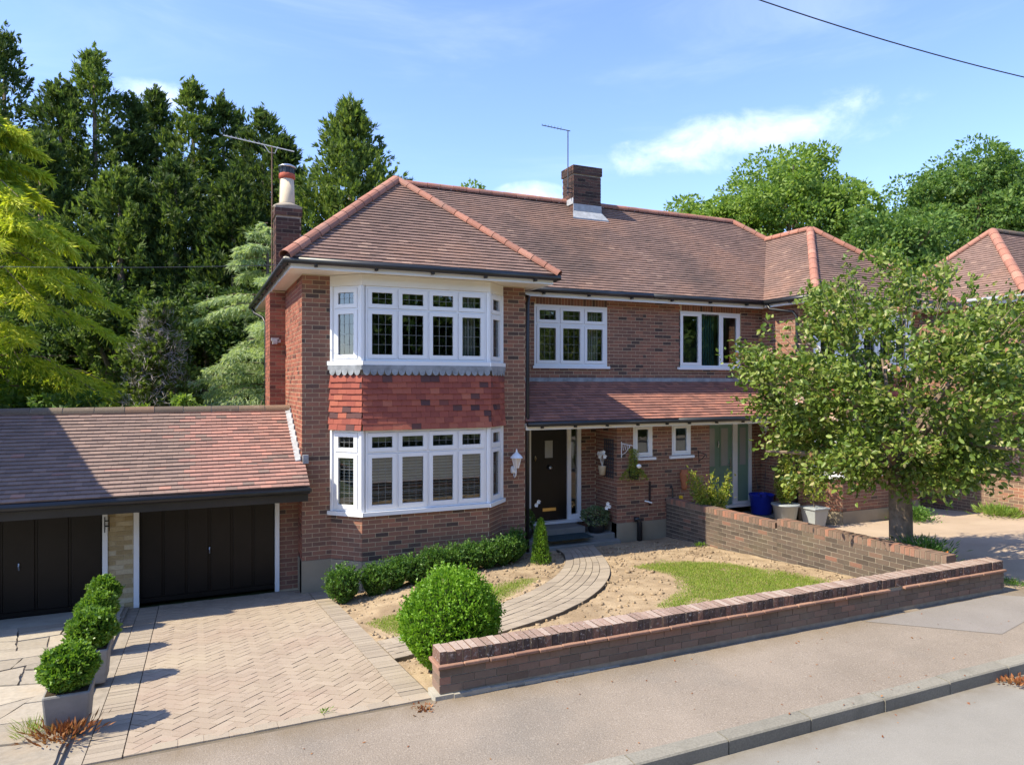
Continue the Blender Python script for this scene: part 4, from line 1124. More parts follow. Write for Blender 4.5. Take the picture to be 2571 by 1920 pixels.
    for q in range(5):
        x = xa + 0.3 + q * 0.72; m.box(x, x + 0.045, 12.0, 12.062, 2.63 + dz, 2.70 + dz)
    m.build('porch_gutter', BLACK, o, True)
    # ---------------- eaves: fascia, soffit, gutters
    m = MB()
    x0, x1 = H.span(1.36, 5.93)
    m.box(x0, x1, 11.40, 11.425, 5.27 + dz, 5.39 + dz)
    f0, f1 = H.span(1.36, 1.385); m.box(f0, f1, 11.427, 18.85, 5.27 + dz, 5.39 + dz)
    f0, f1 = H.span(5.905, 5.93); m.box(f0, f1, 11.427, 12.93, 5.27 + dz, 5.39 + dz)
    f0, f1 = H.span(5.93, PX); m.box(f0, f1, 12.945, 12.97, 5.25 + dz, 5.39 + dz)
    m.build('fascia', WHITE, o)
    m = MB(); a, b = H.span(1.387, 5.903); m.box(a, b, 11.427, 12.30, 5.292 + dz, 5.31 + dz)
    a, b = H.span(1.387, 1.70); m.box(a, b, 12.302, 18.8, 5.292 + dz, 5.31 + dz)
    a, b = H.span(5.60, 5.903); m.box(a, b, 12.302, 12.96, 5.293 + dz, 5.312 + dz)
    a, b = H.span(5.62, PX); m.box(a, b, 12.972, 13.32, 5.292 + dz, 5.31 + dz)
    m.build('soffit', CREAM, o)
    gz = 5.385 + dz; gr = 0.056
    def gut(path, name='gutter', r=gr):
        m = MB(); m.tube([H.p3(*q) - Vector((0, 0, dz)) + Vector((0, 0, dz)) for q in path], r, 10)
        for i in range(len(path) - 1):
            a, b = Vector(path[i]), Vector(path[i + 1]); d = (b - a); k = max(1, int(d.length / 0.85))
            for j in range(k):
                c = H.p3(*(a + d * ((j + 0.5) / k))); m.box(c.x - .022, c.x + .022, c.y - .022, c.y + .06 if abs(d.x) > abs(d.y) else c.y + .022, c.z - .085, c.z - .03)
        m.build(name, BLACK, o, True)
    gut([(1.26, 11.33, 5.385), (6.02, 11.33, 5.385)]); gut([(1.29, 11.30, 5.383), (1.29, 18.9, 5.383)]); gut([(5.99, 11.30, 5.383), (5.99, 12.86, 5.383)]); gut([(5.96, 12.875, 5.381), (PX, 12.875, 5.381)])
    # downpipe in the corner of the return
    m = MB(); m.tube([H.p3(5.99, 12.80, 5.36), H.p3(5.95, 12.72, 5.22), H.p3(5.80, 12.16, 5.12), H.p3(5.75, 12.10, 5.0), H.p3(5.75, 12.10, 0.3)], 0.034, 8); m.build('downpipe', BLACK, o, True)
    tp.finish()
    return bp

def chimney_box(bp, part_owner, name, x0, x1, y0, y1, z0, z1, mat, core=MORTAR_GREY, faces=('f', 'l', 'r'), corb=True):
    m = MB(); m.box(x0 + .004, x1 - .004, y0 + .004, y1 - .004, z0, z1); part = m.build(name, core, part_owner)
    if 'f' in faces: brick_panel(bp, part, (x0, y0), (1, 0, 0), (0, -1, 0), x1 - x0, z0, z1, mat, proud=0.004)
    if 'l' in faces: brick_panel(bp, part, (x0, y0), (0, 1, 0), (-1, 0, 0), y1 - y0, z0, z1, mat, proud=0.004)
    if 'r' in faces: brick_panel(bp, part, (x1, y0), (0, 1, 0), (1, 0, 0), y1 - y0, z0, z1, mat, proud=0.004)
    return part

# ---------------- the house in the middle of the picture
house = thing('brick_house', 'brick house with two-storey bay window, red tile hanging and black front door', 'house', (5.0, 12.1, 0))
Hn = Half(house)
BP = build_half(Hn, True, brick_of=lambda p: BRICK_SUN, hung=True)
# flank chimney: breast and stack
for (z0, z1, x0, x1, y0, y1) in ((0.0, 5.28, 1.34, 1.626, 14.45, 15.35),):
    chimney_box(BP, house, 'chimney_breast', x0, x1, y0, y1, z0, z1, BRICK_SUN, MORTAR, ('f', 'l'))
stack = chimney_box(BP, house, 'chimney', 1.455, 1.925, 14.45, 15.02, 5.30, 6.76, BRICK_DARK)
chimney_box(BP, house, 'chimney_cap', 1.435, 1.945, 14.43, 15.04, 6.764, 6.95, BRICK_DARK)
m = MB(); m.lathe((1.69, 14.73, 6.95), [(0.30, 0.0), (0.27, 0.05), (0.16, 0.10)], 12); m.build('mortar_flaunching', MORTAR_GREY, stack, True)
pot = MB(); pot.lathe((1.69, 14.73, 6.98), [(0.155, 0), (0.150, 0.10), (0.132, 0.56)], 24); potp = pot.build('chimney_pot', POT_CREAM, stack, True)
m = MB(); m.lathe((1.69, 14.73, 7.54), [(0.134, 0), (0.158, 0.02), (0.158, 0.09), (0.145, 0.11)], 24); m.build('pot_rim', POT_RED, stack, True)
m = MB(); m.lathe((1.69, 14.73, 7.65), [(0.13, 0), (0.13, 0.12)], 20)
for k in range(10):
    a = k * math.tau / 10; m.tube([(1.69 + .145 * math.cos(a), 14.73 + .145 * math.sin(a), 7.63), (1.69 + .15 * math.cos(a), 14.73 + .15 * math.sin(a), 7.78)], 0.008, 5)
m.build('cowl_cage', BLACK, stack)
m = MB(); m.lathe((1.69, 14.73, 7.775), [(0.172, 0), (0.165, 0.02), (0.10, 0.055), (0.03, 0.07)], 20); m.build('cowl_lid', STEEL, stack, True)
# party chimney
stk2 = chimney_box(BP, house, 'chimney', 8.62, 9.40, 15.47, 16.05, 7.4, 8.70, BRICK_DARK)
chimney_box(BP, house, 'chimney_cap', 8.595, 9.425, 15.445, 16.075, 8.704, 8.91, BRICK_DARK)
m = MB(); m.box(8.605, 9.415, 15.455, 15.47, 7.78, 7.95); m.box(8.60, 8.617, 15.47, 16.0, 7.95, 8.10)
m.hexa([(8.50, 15.28, 7.53), (9.52, 15.28, 7.53), (9.42, 15.47, 7.70), (8.60, 15.47, 7.70), (8.50, 15.28, 7.56), (9.52, 15.28, 7.56), (9.42, 15.47, 7.79), (8.60, 15.47, 7.79)])
m.build('chimney_flashing', FLASH, stk2)
m = MB(); m.lathe((9.0, 15.75, 8.90), [(0.38, 0), (0.34, .03), (0.1, 0.05)], 8, 1, .75); m.build('mortar_flaunching', MORTAR_GREY, stk2)
BP.finish()
# windows
window(house, 'window', Hn.p(6.45, 13.25), Hn.p(8.21, 13.25), 3.85, 5.13, (0, -1, 0), [0.586, 1.172], 4.73, 0.05, 0.062, (3, 4), (0.055, 0.05))
window(house, 'window', Hn.p(8.35, 12.45), Hn.p(8.83, 12.45), 1.93, 2.62, (0, -1, 0), [], None, 0.05, 0.05, (0, 0), (0.055, 0.06), sill_ext=(0.03, 0.06))
m = MB()
for i in range(14):
    x = 7.72 + i * 0.03; m.tube([(x, 13.5 + 0.03 * (i % 2), 3.7), (x + .01, 13.5 + 0.03 * (i % 2), 5.2)], 0.018, 6)
for i in range(16):
    x = 4.22 + i * 0.027; m.tube([(x, 11.95 + 0.03 * (i % 2), 3.8), (x, 11.95 + 0.03 * (i % 2), 5.2)], 0.016, 6)
m.build('curtain', CURTAIN, house)
# front door with sidelight
fr = MB(); y0 = 13.262
for (a, b, c, d) in ((6.285, 6.38, 0.60, 2.66), (7.235, 7.33, 0.60, 2.66), (7.48, 7.57, 0.60, 2.66), (7.33, 7.48, 0.60, 0.70)): fr.box(a, b, y0, y0 + .10, c, d)
fr.box(6.381, 7.234, y0, y0 + .1, 2.61, 2.66)
fr.box(6.15, 7.62, 13.16, 13.34, 0.545, 0.598)
dfr = fr.build('door_frame', WHITE, house)
m = MB(); m.box(6.385, 7.23, 13.29, 13.335, 0.605, 2.608)
door = m.build('door', DOOR_BLACK, house)
m = MB(); m.box(6.71, 6.89, 13.275, 13.291, 1.92, 2.28); m.build('door_glass', GLASS_FROST, door)
kn = MB(); kn.lathe((0, 0, 0), [(0.045, 0), (0.05, 0.01), (0.03, 0.03), (0.045, 0.05), (0.02, 0.065)], 18)
kn.v = [(6.82 + x, 13.29 - z, 1.71 + y) for x, y, z in kn.v]; kn.f = [tuple(reversed(f)) for f in kn.f]; kn.build('door_knob', STEEL, door, True)
m = MB(); m.box(6.66, 6.97, 13.278, 13.292, 0.80, 0.865); m.build('letter_plate', BRASS, door)
m = MB(); m.tube([(6.48, 13.265, 1.97), (6.465, 13.25, 1.92), (6.48, 13.265, 1.86), (6.495, 13.25, 1.92), (6.48, 13.265, 1.97)], 0.009, 6); m.build('door_knocker', BRASS, door)
m = MB(); m.quad((7.33, 13.30, 0.70), (7.48, 13.30, 0.70), (7.48, 13.30, 2.66), (7.33, 13.30, 2.66)); m.build('sidelight_pane', GLASS, dfr)
m = MB()
for z in (1.02, 1.34, 1.67, 2.0, 2.33): m.box(7.33, 7.48, 13.292, 13.298, z - .004, z + .004)
m.build('leading', LEAD_CAME, dfr)
# porch floor, step, mat
m = MB(); m.box(5.72, 7.94, 12.5, 13.3, -0.1, 0.40); m.box(5.72, 7.94, 12.26, 12.499, -0.1, 0.30); st_ = m.build('porch_step', STEP, house, bevel=0.012)
m = MB(); m.box(6.28, 7.36, 12.72, 13.16, 0.402, 0.54); m.build('door_step', STEP, house, bevel=0.01)
m = MB(); m.box(6.30, 7.30, 12.28, 12.70, 0.403, 0.425); tag(m.build('door_mat', mat_plain('mat', (0.035, 0.055, 0.06), 0.9, 0.1, 0.3, 30, 0.5)), 'dark blue-green mat on the step below the black door', 'door mat')
m = MB(); m.tube([(8.34, 12.40, 0.66), (8.40, 12.36, 0.67), (8.45, 12.36, 0.58), (8.455, 12.365, 0.18)], 0.055, 10); m.build('drain_pipe', BLACK, house, True)
m = MB(); m.tube([(8.62, 12.425, 1.02), (8.74, 12.33, 0.985)], 0.016, 8); m.build('overflow_pipe', WHITE, house)
m = MB(); m.box(8.735, 8.775, 12.425, 12.45, 0.92, 1.42); m.build('vent_strip', BRICK_DARK, house)
# flank downpipe, security lamp, air bricks
m = MB(); m.tube([(1.30, 18.6, 5.36), (1.36, 18.5, 5.2), (1.50, 17.9, 5.05), (1.56, 17.8, 4.9), (1.56, 17.8, 0.1)], 0.036, 8); m.build('downpipe', BLACK, house, True)
m = MB(); m.box(1.36, 1.50, 14.36, 14.44, 4.30, 4.36); m.box(1.38, 1.46, 14.28, 14.40, 4.24, 4.30); m.box(1.47, 1.53, 14.36, 14.44, 4.27, 4.33); m.build('security_lamp', ALU, house)
for x in (2.95, 4.25):
    m = MB(); m.box(x, x + .215, 11.655, 11.67, 0.36, 0.425)
    for k in range(3): m.box(x + 0.01, x + .205, 11.648, 11.656, 0.367 + k * .02, 0.377 + k * .02)
    m.build('air_brick', BRICK_DARK, house)

# ---------------- attached house on the right
house2 = thing('brick_house', 'attached brick house on the right with sage green front door', 'house', (13.3, 12.1, 0))
Hr = Half(house2, -1)
build_half(Hr, True).finish()
window(house2, 'window', (10.13, 13.25), (11.92, 13.25), 3.85, 5.14, (0, -1, 0), [0.63, 1.19], None, 0.045, 0.06, (0, 0), (0.055, 0.05), skip_casement=(1,))
window(house2, 'window', (9.32, 12.45), (9.83, 12.45), 1.93, 2.62, (0, -1, 0), [], None, 0.05, 0.05, (0, 0), (0.055, 0.06), sill_ext=(0.06, 0.06))
fr = MB()
for (a, b, c, d) in ((10.76, 10.83, 0.60, 2.66), (11.72, 11.86, 0.60, 2.66), (12.22, 12.30, 0.60, 2.66), (11.86, 12.22, 0.60, 0.66)): fr.box(a, b, 13.262, 13.36, c, d)
fr.box(10.831, 11.719, 13.262, 13.36, 2.60, 2.66); fr.box(11.861, 12.219, 13.262, 13.36, 2.60, 2.66); fr.box(10.7, 12.36, 13.16, 13.34, 0.545, 0.598)
dfr = fr.build('door_frame', WHITE, house2)
m = MB(); m.box(10.835, 11.715, 13.29, 13.335, 0.605, 2.598)
door = m.build('door', GREEN_DOOR, house2)
for xa in (10.98, 11.37):
    m = MB(); m.box(xa - .03, xa + .23, 13.28, 13.291, 1.50, 2.45); m.build('door_moulding', GREEN_DOOR, door)
    m = MB(); m.box(xa, xa + .20, 13.274, 13.281, 1.53, 2.42); m.build('door_glass', GLASS_FROST, door)
    m = MB(); m.box(xa - .03, xa + .23, 13.28, 13.291, 0.78, 1.33); m.build('door_moulding', GREEN_DOOR, door)
m = MB(); m.tube([(11.66, 13.27, 1.55), (11.66, 13.24, 1.55), (11.54, 13.24, 1.55)], 0.011, 6); m.box(11.645, 11.68, 13.272, 13.29, 1.45, 1.72); m.build('door_handle', STEEL, door)
m = MB(); m.tube([(11.28, 13.27, 2.12), (11.28, 13.25, 2.05), (11.28, 13.27, 1.97)], 0.012, 6); m.build('door_knocker', STEEL, door)
m = MB(); m.box(11.865, 12.215, 13.30, 13.335, 0.662, 2.598); sp = m.build('side_panel', GREEN_DOOR, house2)
m = MB(); m.box(11.95, 12.13, 13.29, 13.301, 1.53, 2.42); m.build('door_glass', GLASS_FROST, sp)
m = MB(); m.box(11.92, 12.16, 13.293, 13.301, 0.78, 1.33); m.build('door_moulding', GREEN_DOOR, sp)
m = MB(); m.box(10.36, 12.57, 12.5, 13.3, -0.1, 0.40); m.build('porch_step', STEP, house2, bevel=0.012)
m = MB(); m.box(10.4, 12.3, 12.0, 12.497, -0.1, 0.30); m.build('front_step', CONCRETE, house2, bevel=0.012)
m = MB()
for i in range(16):
    x = 10.82 + i * 0.035; m.tube([(x, 13.5 + 0.03 * (i % 2), 3.7), (x, 13.5 + 0.03 * (i % 2), 5.2)], 0.018, 6)
m.build('curtain', mat_plain('blue_green_curtain', (0.10, 0.22, 0.20), 0.9, 0.1, 0.2, 5), house2)

# ---------------- next house beyond, and the one whose shadow falls in from the left
house3 = thing('brick_house', 'next house beyond the right edge, only its hipped roof showing behind the street tree', 'house', (23, 12.1, 0.35))
e3x, e3y, e3z, t3, w3 = 19.05, 10.95, 5.72, 0.98, 2.2
c3, s3 = math.cos(math.atan(t3)), math.sin(math.atan(t3))
R3 = (e3x + w3, e3y + w3, e3z + w3 * t3)
front3 = [Vector(q) for q in ((e3x, e3y, e3z), (30, e3y, e3z), (30, e3y + w3, R3[2]), R3)]; left3 = [Vector(q) for q in ((e3x, e3y, e3z), R3, (e3x, e3y + 2 * w3, e3z))]
m = MB(); m.poly(front3); m.poly(left3); m.poly([Vector(q) for q in ((e3x, e3y + 2 * w3, e3z), R3, (30, e3y + w3, R3[2]), (30, e3y + 2 * w3, e3z))]); r3 = m.build('roof', ROOF_TILE, house3)
tp3 = Pieces(house3, 'roof_tile', 'roof_tiling', 300)
tile_slope(tp3, r3, Vector((e3x, e3y, e3z)), (1, 0, 0), (0, c3, s3), [front3], ROOF_TILE); tile_slope(tp3, r3, Vector((e3x, e3y, e3z)), (0, 1, 0), (c3, 0, s3), [left3], ROOF_TILE); tp3.finish()
ridge_run(r3, (e3x, e3y, e3z), R3, RIDGE, 0.13, 0.33, lift=.035); ridge_run(r3, R3, (30, R3[1], R3[2]), RIDGE_GREY, 0.11, 0.33, lift=.035); ridge_run(r3, (e3x, e3y + 2 * w3, e3z), R3, RIDGE, 0.11, 0.33, lift=.035)
bp3 = Pieces(house3, 'brick', 'brickwork', 300)
for (O, e, n_, Ln) in (((19.40, 11.30), (1, 0, 0), (0, -1, 0), 10.0), ((19.40, 11.30), (0, 1, 0), (-1, 0, 0), 3.7)):
    m = MB(); ops = [(1.0, 3.4, 1.4, 2.7), (1.0, 3.4, 4.0, 5.2)] if e[0] else []
    core_panel(m, O, e, n_, Ln, 0.0, 5.6, ops); w_ = m.build('wall', MORTAR, house3); brick_panel(bp3, w_, O, e, Vector(n_), Ln, 0.6, 5.6, BRICK, ops)
bp3.finish()
for z0 in (1.4, 4.0): window(house3, 'window', (20.4, 11.3), (22.8, 11.3), z0, z0 + 1.25, (0, -1, 0), [0.6, 1.2, 1.8], z0 + .85, sill=(.055, .05))
m = MB(); m.box(19.05, 30, 14.9, 15.0, 0, 5.6); m.build('rear_wall', MORTAR, house3)
m = MB(); m.box(e3x + .05, e3x + .07, e3y + .05, e3y + 2 * w3, e3z - .17, e3z - .03); m.box(e3x + .072, 30, e3y + .05, e3y + .07, e3z - .17, e3z - .03); m.box(e3x + .071, 19.45, e3y + .071, e3y + 2 * w3, e3z - .14, e3z - .12); m.build('fascia', WHITE, house3)
m = MB(); m.tube([(e3x - .02, e3y - .03, e3z - .03), (e3x - .02, e3y + 2 * w3, e3z - .03)], .055, 8); m.tube([(e3x - .03, e3y - .02, e3z - .032), (30, e3y - .02, e3z - .032)], .055, 8); m.build('gutter', PLASTIC_GREY, house3, True)
house4 = thing('brick_house', 'house left of the garages, out of view, shading the garage roof', 'house', (-8, 12.1, 0))
h4 = Half(house4, -1, PX - 11.96 + -0.0, 0.0)
# its flank eave stands at x = -4.24
h4.px = -4.24 - (PX - 1.30)
build_half(h4, False, bay=False, shell=True).finish()

# ------------------------------------------------------------------ garage
gar = thing('garage', 'low tiled double garage with dark brown doors left of the house', 'garage', (0.2, 12.5, 0))
gp = Pieces(gar, 'brick', 'brickwork', 300)
def gwall(x0, x1, z1, mat, core):
    m = MB(); m.box(x0 + .003, x1 - .003, 12.553, 12.75, -0.1, z1); part = m.build('wall', core, gar)
    brick_panel(gp, part, (x0, 12.55), (1, 0, 0), (0, -1, 0), x1 - x0, 0.0, z1, mat)
gwall(1.315, 1.626, 2.0, BRICK, MORTAR); gwall(-1.215, -0.865, 2.0, YELLOW_BRICK, MORTAR)
gp.finish()
m = MB(); m.box(-6.0, 1.62, 15.6, 15.8, -0.1, 1.95); m.box(-6.0, -5.8, 12.55, 15.6, -.1, 1.95); m.build('rear_wall', MORTAR, gar)
def gdoor(x0, x1, n):
    m = MB(); m.box(x0, x1, 12.60, 12.64, 0.02, 1.95); d = m.build('garage_door', GARAGE_DOOR, gar)
    w = (x1 - x0) / n
    for i in range(n):
        p = MB(); p.box(x0 + i * w + 0.022, x0 + (i + 1) * w - 0.022, 12.582, 12.601, 0.10, 1.93); p.build('door_panel', GARAGE_DOOR, d, bevel=0.006)
        if i:
            p = MB(); p.box(x0 + i * w - 0.008, x0 + i * w + 0.008, 12.586, 12.601, 0.10, 1.93); p.build('door_rib', GARAGE_DOOR, d)
    p = MB(); p.box(x0, x1, 12.584, 12.601, 0.02, 0.095); p.build('bottom_rail', GARAGE_DOOR, d)
    c = x0 + (x1 - x0) * 0.5
    p = MB(); p.tube([(c, 12.57, 0.82), (c, 12.55, 0.78), (c, 12.57, 0.72)], 0.011, 6); p.build('door_handle', STEEL, d)
gdoor(-0.785, 1.245, 6); gdoor(-3.45, -1.29, 5)
for (a, b) in ((1.245, 1.313), (-0.863, -0.787), (-1.288, -1.217), (-3.52, -3.45)):
    m = MB(); m.box(a, b, 12.52, 12.62, -0.02, 1.97); m.build('door_post', WHITE, gar)
m = MB()
for z in (1.30, 1.38): m.tube([(-1.25, 12.50, z), (-1.25, 12.46, z), (-1.19, 12.46, z)], 0.010, 5)
m.tube([(-1.19, 12.46, 1.22), (-1.19, 12.46, 1.44)], 0.008, 5); m.tube([(-1.25, 12.47, 1.2), (-1.25, 12.47, 1.44)], 0.008, 5); m.build('latch', BLACK, gar)
gy0, gz0, gy1, gz1 = 11.52, 1.85, 13.64, 3.0
ga = math.atan2(gz1 - gz0, gy1 - gy0)
def gpt(x, y): return Vector((x, y, gz0 + (y - gy0) * math.tan(ga)))
polyA = [gpt(-6, gy0), gpt(1.665, gy0), gpt(1.665, 12.085), gpt(-6, 12.085)]; polyB = [gpt(-6, 12.085), gpt(1.615, 12.085), gpt(1.615, gy1), gpt(-6, gy1)]
m = MB(); nn = Vector((0, -math.sin(ga), math.cos(ga)))
for P in (polyA, polyB): m.poly([q + nn * 0.001 for q in P]); m.poly([q - nn * 0.05 for q in reversed(P)])
m.poly([Vector((-6, gy1, gz1)), Vector((1.615, gy1, gz1)), Vector((1.615, 15.9, 1.8)), Vector((-6, 15.9, 1.8))])
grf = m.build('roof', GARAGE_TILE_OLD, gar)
gt = Pieces(gar, 'roof_tile', 'roof_tiling', 300)
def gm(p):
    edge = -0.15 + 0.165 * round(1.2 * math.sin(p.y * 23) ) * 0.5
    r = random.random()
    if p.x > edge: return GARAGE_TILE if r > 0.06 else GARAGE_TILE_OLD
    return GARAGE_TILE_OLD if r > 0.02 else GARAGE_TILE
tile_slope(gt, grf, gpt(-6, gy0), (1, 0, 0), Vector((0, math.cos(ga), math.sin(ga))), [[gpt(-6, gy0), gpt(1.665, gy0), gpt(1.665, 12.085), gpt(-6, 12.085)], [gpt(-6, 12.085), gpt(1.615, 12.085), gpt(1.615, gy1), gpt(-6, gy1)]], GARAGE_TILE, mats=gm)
gt.finish()
ridge_run(grf, (1.61, gy1, gz1 - 0.03), (-5.99, gy1, gz1 - 0.03), RIDGE_GREY, 0.115, 0.44, joint=POT_CREAM, lift=0.02)
m = MB(); m.box(-6, 1.65, 11.58, 11.61, 1.62, 1.81); m.box(-6, 1.60, 11.612, 12.56, 1.80, 1.815); m.build('fascia', BLACK, gar)
m = MB(); m.tube([(-6, 11.50, 1.805), (1.665, 11.50, 1.805)], 0.055, 10); m.build('gutter', BLACK, gar, True)
m = MB()
for i in range(9):
    y = 12.12 + i * 0.17; z = gpt(0, y).z
    m.hexa([(1.60, y, z + 0.02), (1.617, y, z + 0.02), (1.617, y + 0.175, z + 0.11), (1.60, y + 0.175, z + 0.11), (1.60, y, z + 0.11), (1.617, y, z + 0.11), (1.617, y + 0.175, z + 0.135), (1.60, y + 0.175, z + 0.135)])
m.hexa([(1.52, 12.11, gpt(0, 12.11).z + .034), (1.60, 12.11, gpt(0, 12.11).z + .034), (1.60, 13.62, gpt(0, 13.62).z + .034), (1.52, 13.62, gpt(0, 13.62).z + .034), (1.52, 12.11, gpt(0, 12.11).z + .044), (1.60, 12.11, gpt(0, 12.11).z + .06), (1.60, 13.62, gpt(0, 13.62).z + .06), (1.52, 13.62, gpt(0, 13.62).z + .044)])
m.build('flashing', FLASH, gar)
m = MB(); m.box(1.632, 1.72, 12.02, 12.085, gpt(0, 12.05).z + 0.03, gpt(0, 12.05).z + 0.17); m.build('flashing_end', LEAD, gar)

# ------------------------------------------------------------------ garden walls
gw = thing('garden_wall', 'low brick front wall with brick-on-edge coping along the pavement', 'wall', (6.1, 6.2, 0.6))
X0, X1, YF = 2.03, 10.15, 6.125
m = MB(); m.box(X0 + .004, X1 - .004, YF + .004, YF + .21, 0.4, 0.93); core = m.build('wall_core', MORTAR_GREY, gw)
wp = Pieces(gw, 'brick', 'brickwork', 300)
brick_panel(wp, core, (X0, YF), (1, 0, 0), (0, -1, 0), X1 - X0, 0.685, 0.905, WALL_BRICK, proud=0.003, j=0.009)
brick_panel(wp, core, (X0, YF), (0, 1, 0), (-1, 0, 0), 0.214, 0.685, 0.905, WALL_BRICK, proud=0.003)
wp.finish()
m = MB(); n = 46
for i in range(n):   # rough concrete footing
    a, b = X0 - 0.05 + (X1 - X0 + 0.05) * i / n, X0 - 0.05 + (X1 - X0 + 0.05) * (i + 1) / n
    h = 0.675 + random.uniform(-.006, .006) - 0.05 * min(1, i / 14); d = random.uniform(0.025, 0.05) * (1 if i < 16 else 0.4)
    m.hexa([(a, YF - d, 0.4), (b, YF - d, 0.4), (b, YF + .2, 0.4), (a, YF + .2, 0.4), (a, YF - d * .7, h), (b, YF - d * .7, h), (b, YF + .2, h), (a, YF + .2, h)])
m.build('footing', CONCRETE, gw)
x = X0 - 0.03
while x < X1 - 0.1:
    w = 0.255; m = MB(); dz_ = random.uniform(-.003, .003); dy_ = random.uniform(-.006, .006)
    if random.random() < 0.93:
        m.box(x, min(x + w - 0.006, X1 + .02), YF - 0.045 + dy_, YF + 0.245, 0.912 + dz_, 0.944 + dz_); m.build('creasing_tile', BULLNOSE, gw, bevel=0.008)
    x += w
x = X0; cme = []
for k in range(4):
    m = MB(); r_ = random.Random(k)
    pts = [(r_.uniform(-.003, .003), r_.uniform(-.004, .004)) for _ in range(4)]
    q = [(0, 0), (.066, 0), (.066, .214), (0, .214)]
    m.hexa([(a, b, 0) for (a, b) in q] + [(a + p, b + s, .108 + r_.uniform(-.003, .003)) for (a, b), (p, s) in zip(q, pts)])
    cme.append(m.mesh('coping_brick', COPING))
i = 0
while x < X1 - 0.06:
    put('coping_brick', cme[i % 4], gw, Matrix.Translation((x, YF + random.uniform(-.005, .005), 0.948 + random.uniform(-.003, .003)))); x += 0.0765; i += 1
m = MB(); m.box(X0 + .004, X1 - .004, YF + .010, YF + .205, 0.90, 1.044); m.build('coping_mortar', MORTAR, gw)

pw = thing('garden_wall', 'brick boundary wall with a step running from the house towards the street tree', 'wall', (9.2, 9.5, 0.3))
A0 = Vector((9.17, 12.42, 0)); A1 = Vector((9.42, 6.36, 0)); ed = (A1 - A0).normalized(); nd = Vector((ed.y, -ed.x, 0))
if nd.x > 0: nd = -nd
LW = (A1 - A0).length; step = 3.02
wp = Pieces(pw, 'brick', 'brickwork', 300)
for (u0, u1, zt) in ((0.0, step, 0.94), (step, LW, 1.015)):
    m = MB(); m.obox(A0, ed, nd, u0 + .003, u1 - .003, -0.205, 0.0, 0.0, zt); part = m.build('wall_core', MORTAR_PARTY, pw)
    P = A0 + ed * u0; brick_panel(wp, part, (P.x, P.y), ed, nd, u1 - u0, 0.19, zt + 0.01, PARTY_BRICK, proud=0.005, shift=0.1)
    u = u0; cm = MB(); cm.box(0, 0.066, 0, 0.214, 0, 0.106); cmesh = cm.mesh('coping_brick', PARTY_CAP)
    while u < u1 - 0.07:
        c = A0 + ed * u - nd * 0.207
        M = Matrix(((ed.x, nd.x, 0, c.x), (ed.y, nd.y, 0, c.y), (0, 0, 1, zt - 0.002 + random.uniform(-.003, .003)), (0, 0, 0, 1)))
        put('coping_brick', cmesh, pw, M); u += 0.0765
    m = MB(); m.obox(A0, ed, nd, u0 + .01, u1 - .10, -0.2, -0.001, zt - .02, zt + 0.098); m.build('coping_mortar', MORTAR_PARTY, pw)
wp.finish()
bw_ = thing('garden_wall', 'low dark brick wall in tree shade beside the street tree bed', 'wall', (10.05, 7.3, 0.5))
m = MB(); m.box(9.98, 10.14, 6.36, 8.3, 0.3, 0.80); part = m.build('wall_core', MORTAR_GREY, bw_)
wp = Pieces(bw_, 'brick', 'brickwork', 300)
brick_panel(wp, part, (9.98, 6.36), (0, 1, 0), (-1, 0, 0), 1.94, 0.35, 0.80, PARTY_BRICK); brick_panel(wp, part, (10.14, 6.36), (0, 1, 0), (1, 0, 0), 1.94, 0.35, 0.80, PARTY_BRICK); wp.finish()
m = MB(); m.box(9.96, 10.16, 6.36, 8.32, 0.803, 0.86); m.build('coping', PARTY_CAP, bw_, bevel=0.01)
fw_ = thing('garden_wall', 'sunlit brick wall at the far right edge beyond the driveway', 'wall', (17.7, 11, 0.2))
m = MB(); m.box(17.70, 17.9, 7.2, 17.5, 0.0, 1.16); part = m.build('wall_core', MORTAR, fw_)
wp = Pieces(fw_, 'brick', 'brickwork', 300)
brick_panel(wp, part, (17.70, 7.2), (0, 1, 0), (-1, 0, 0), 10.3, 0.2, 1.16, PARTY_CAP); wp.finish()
m = MB(); m.box(17.68, 17.92, 7.18, 17.5, 1.163, 1.27); m.build('coping', PARTY_CAP, fw_, bevel=0.01)

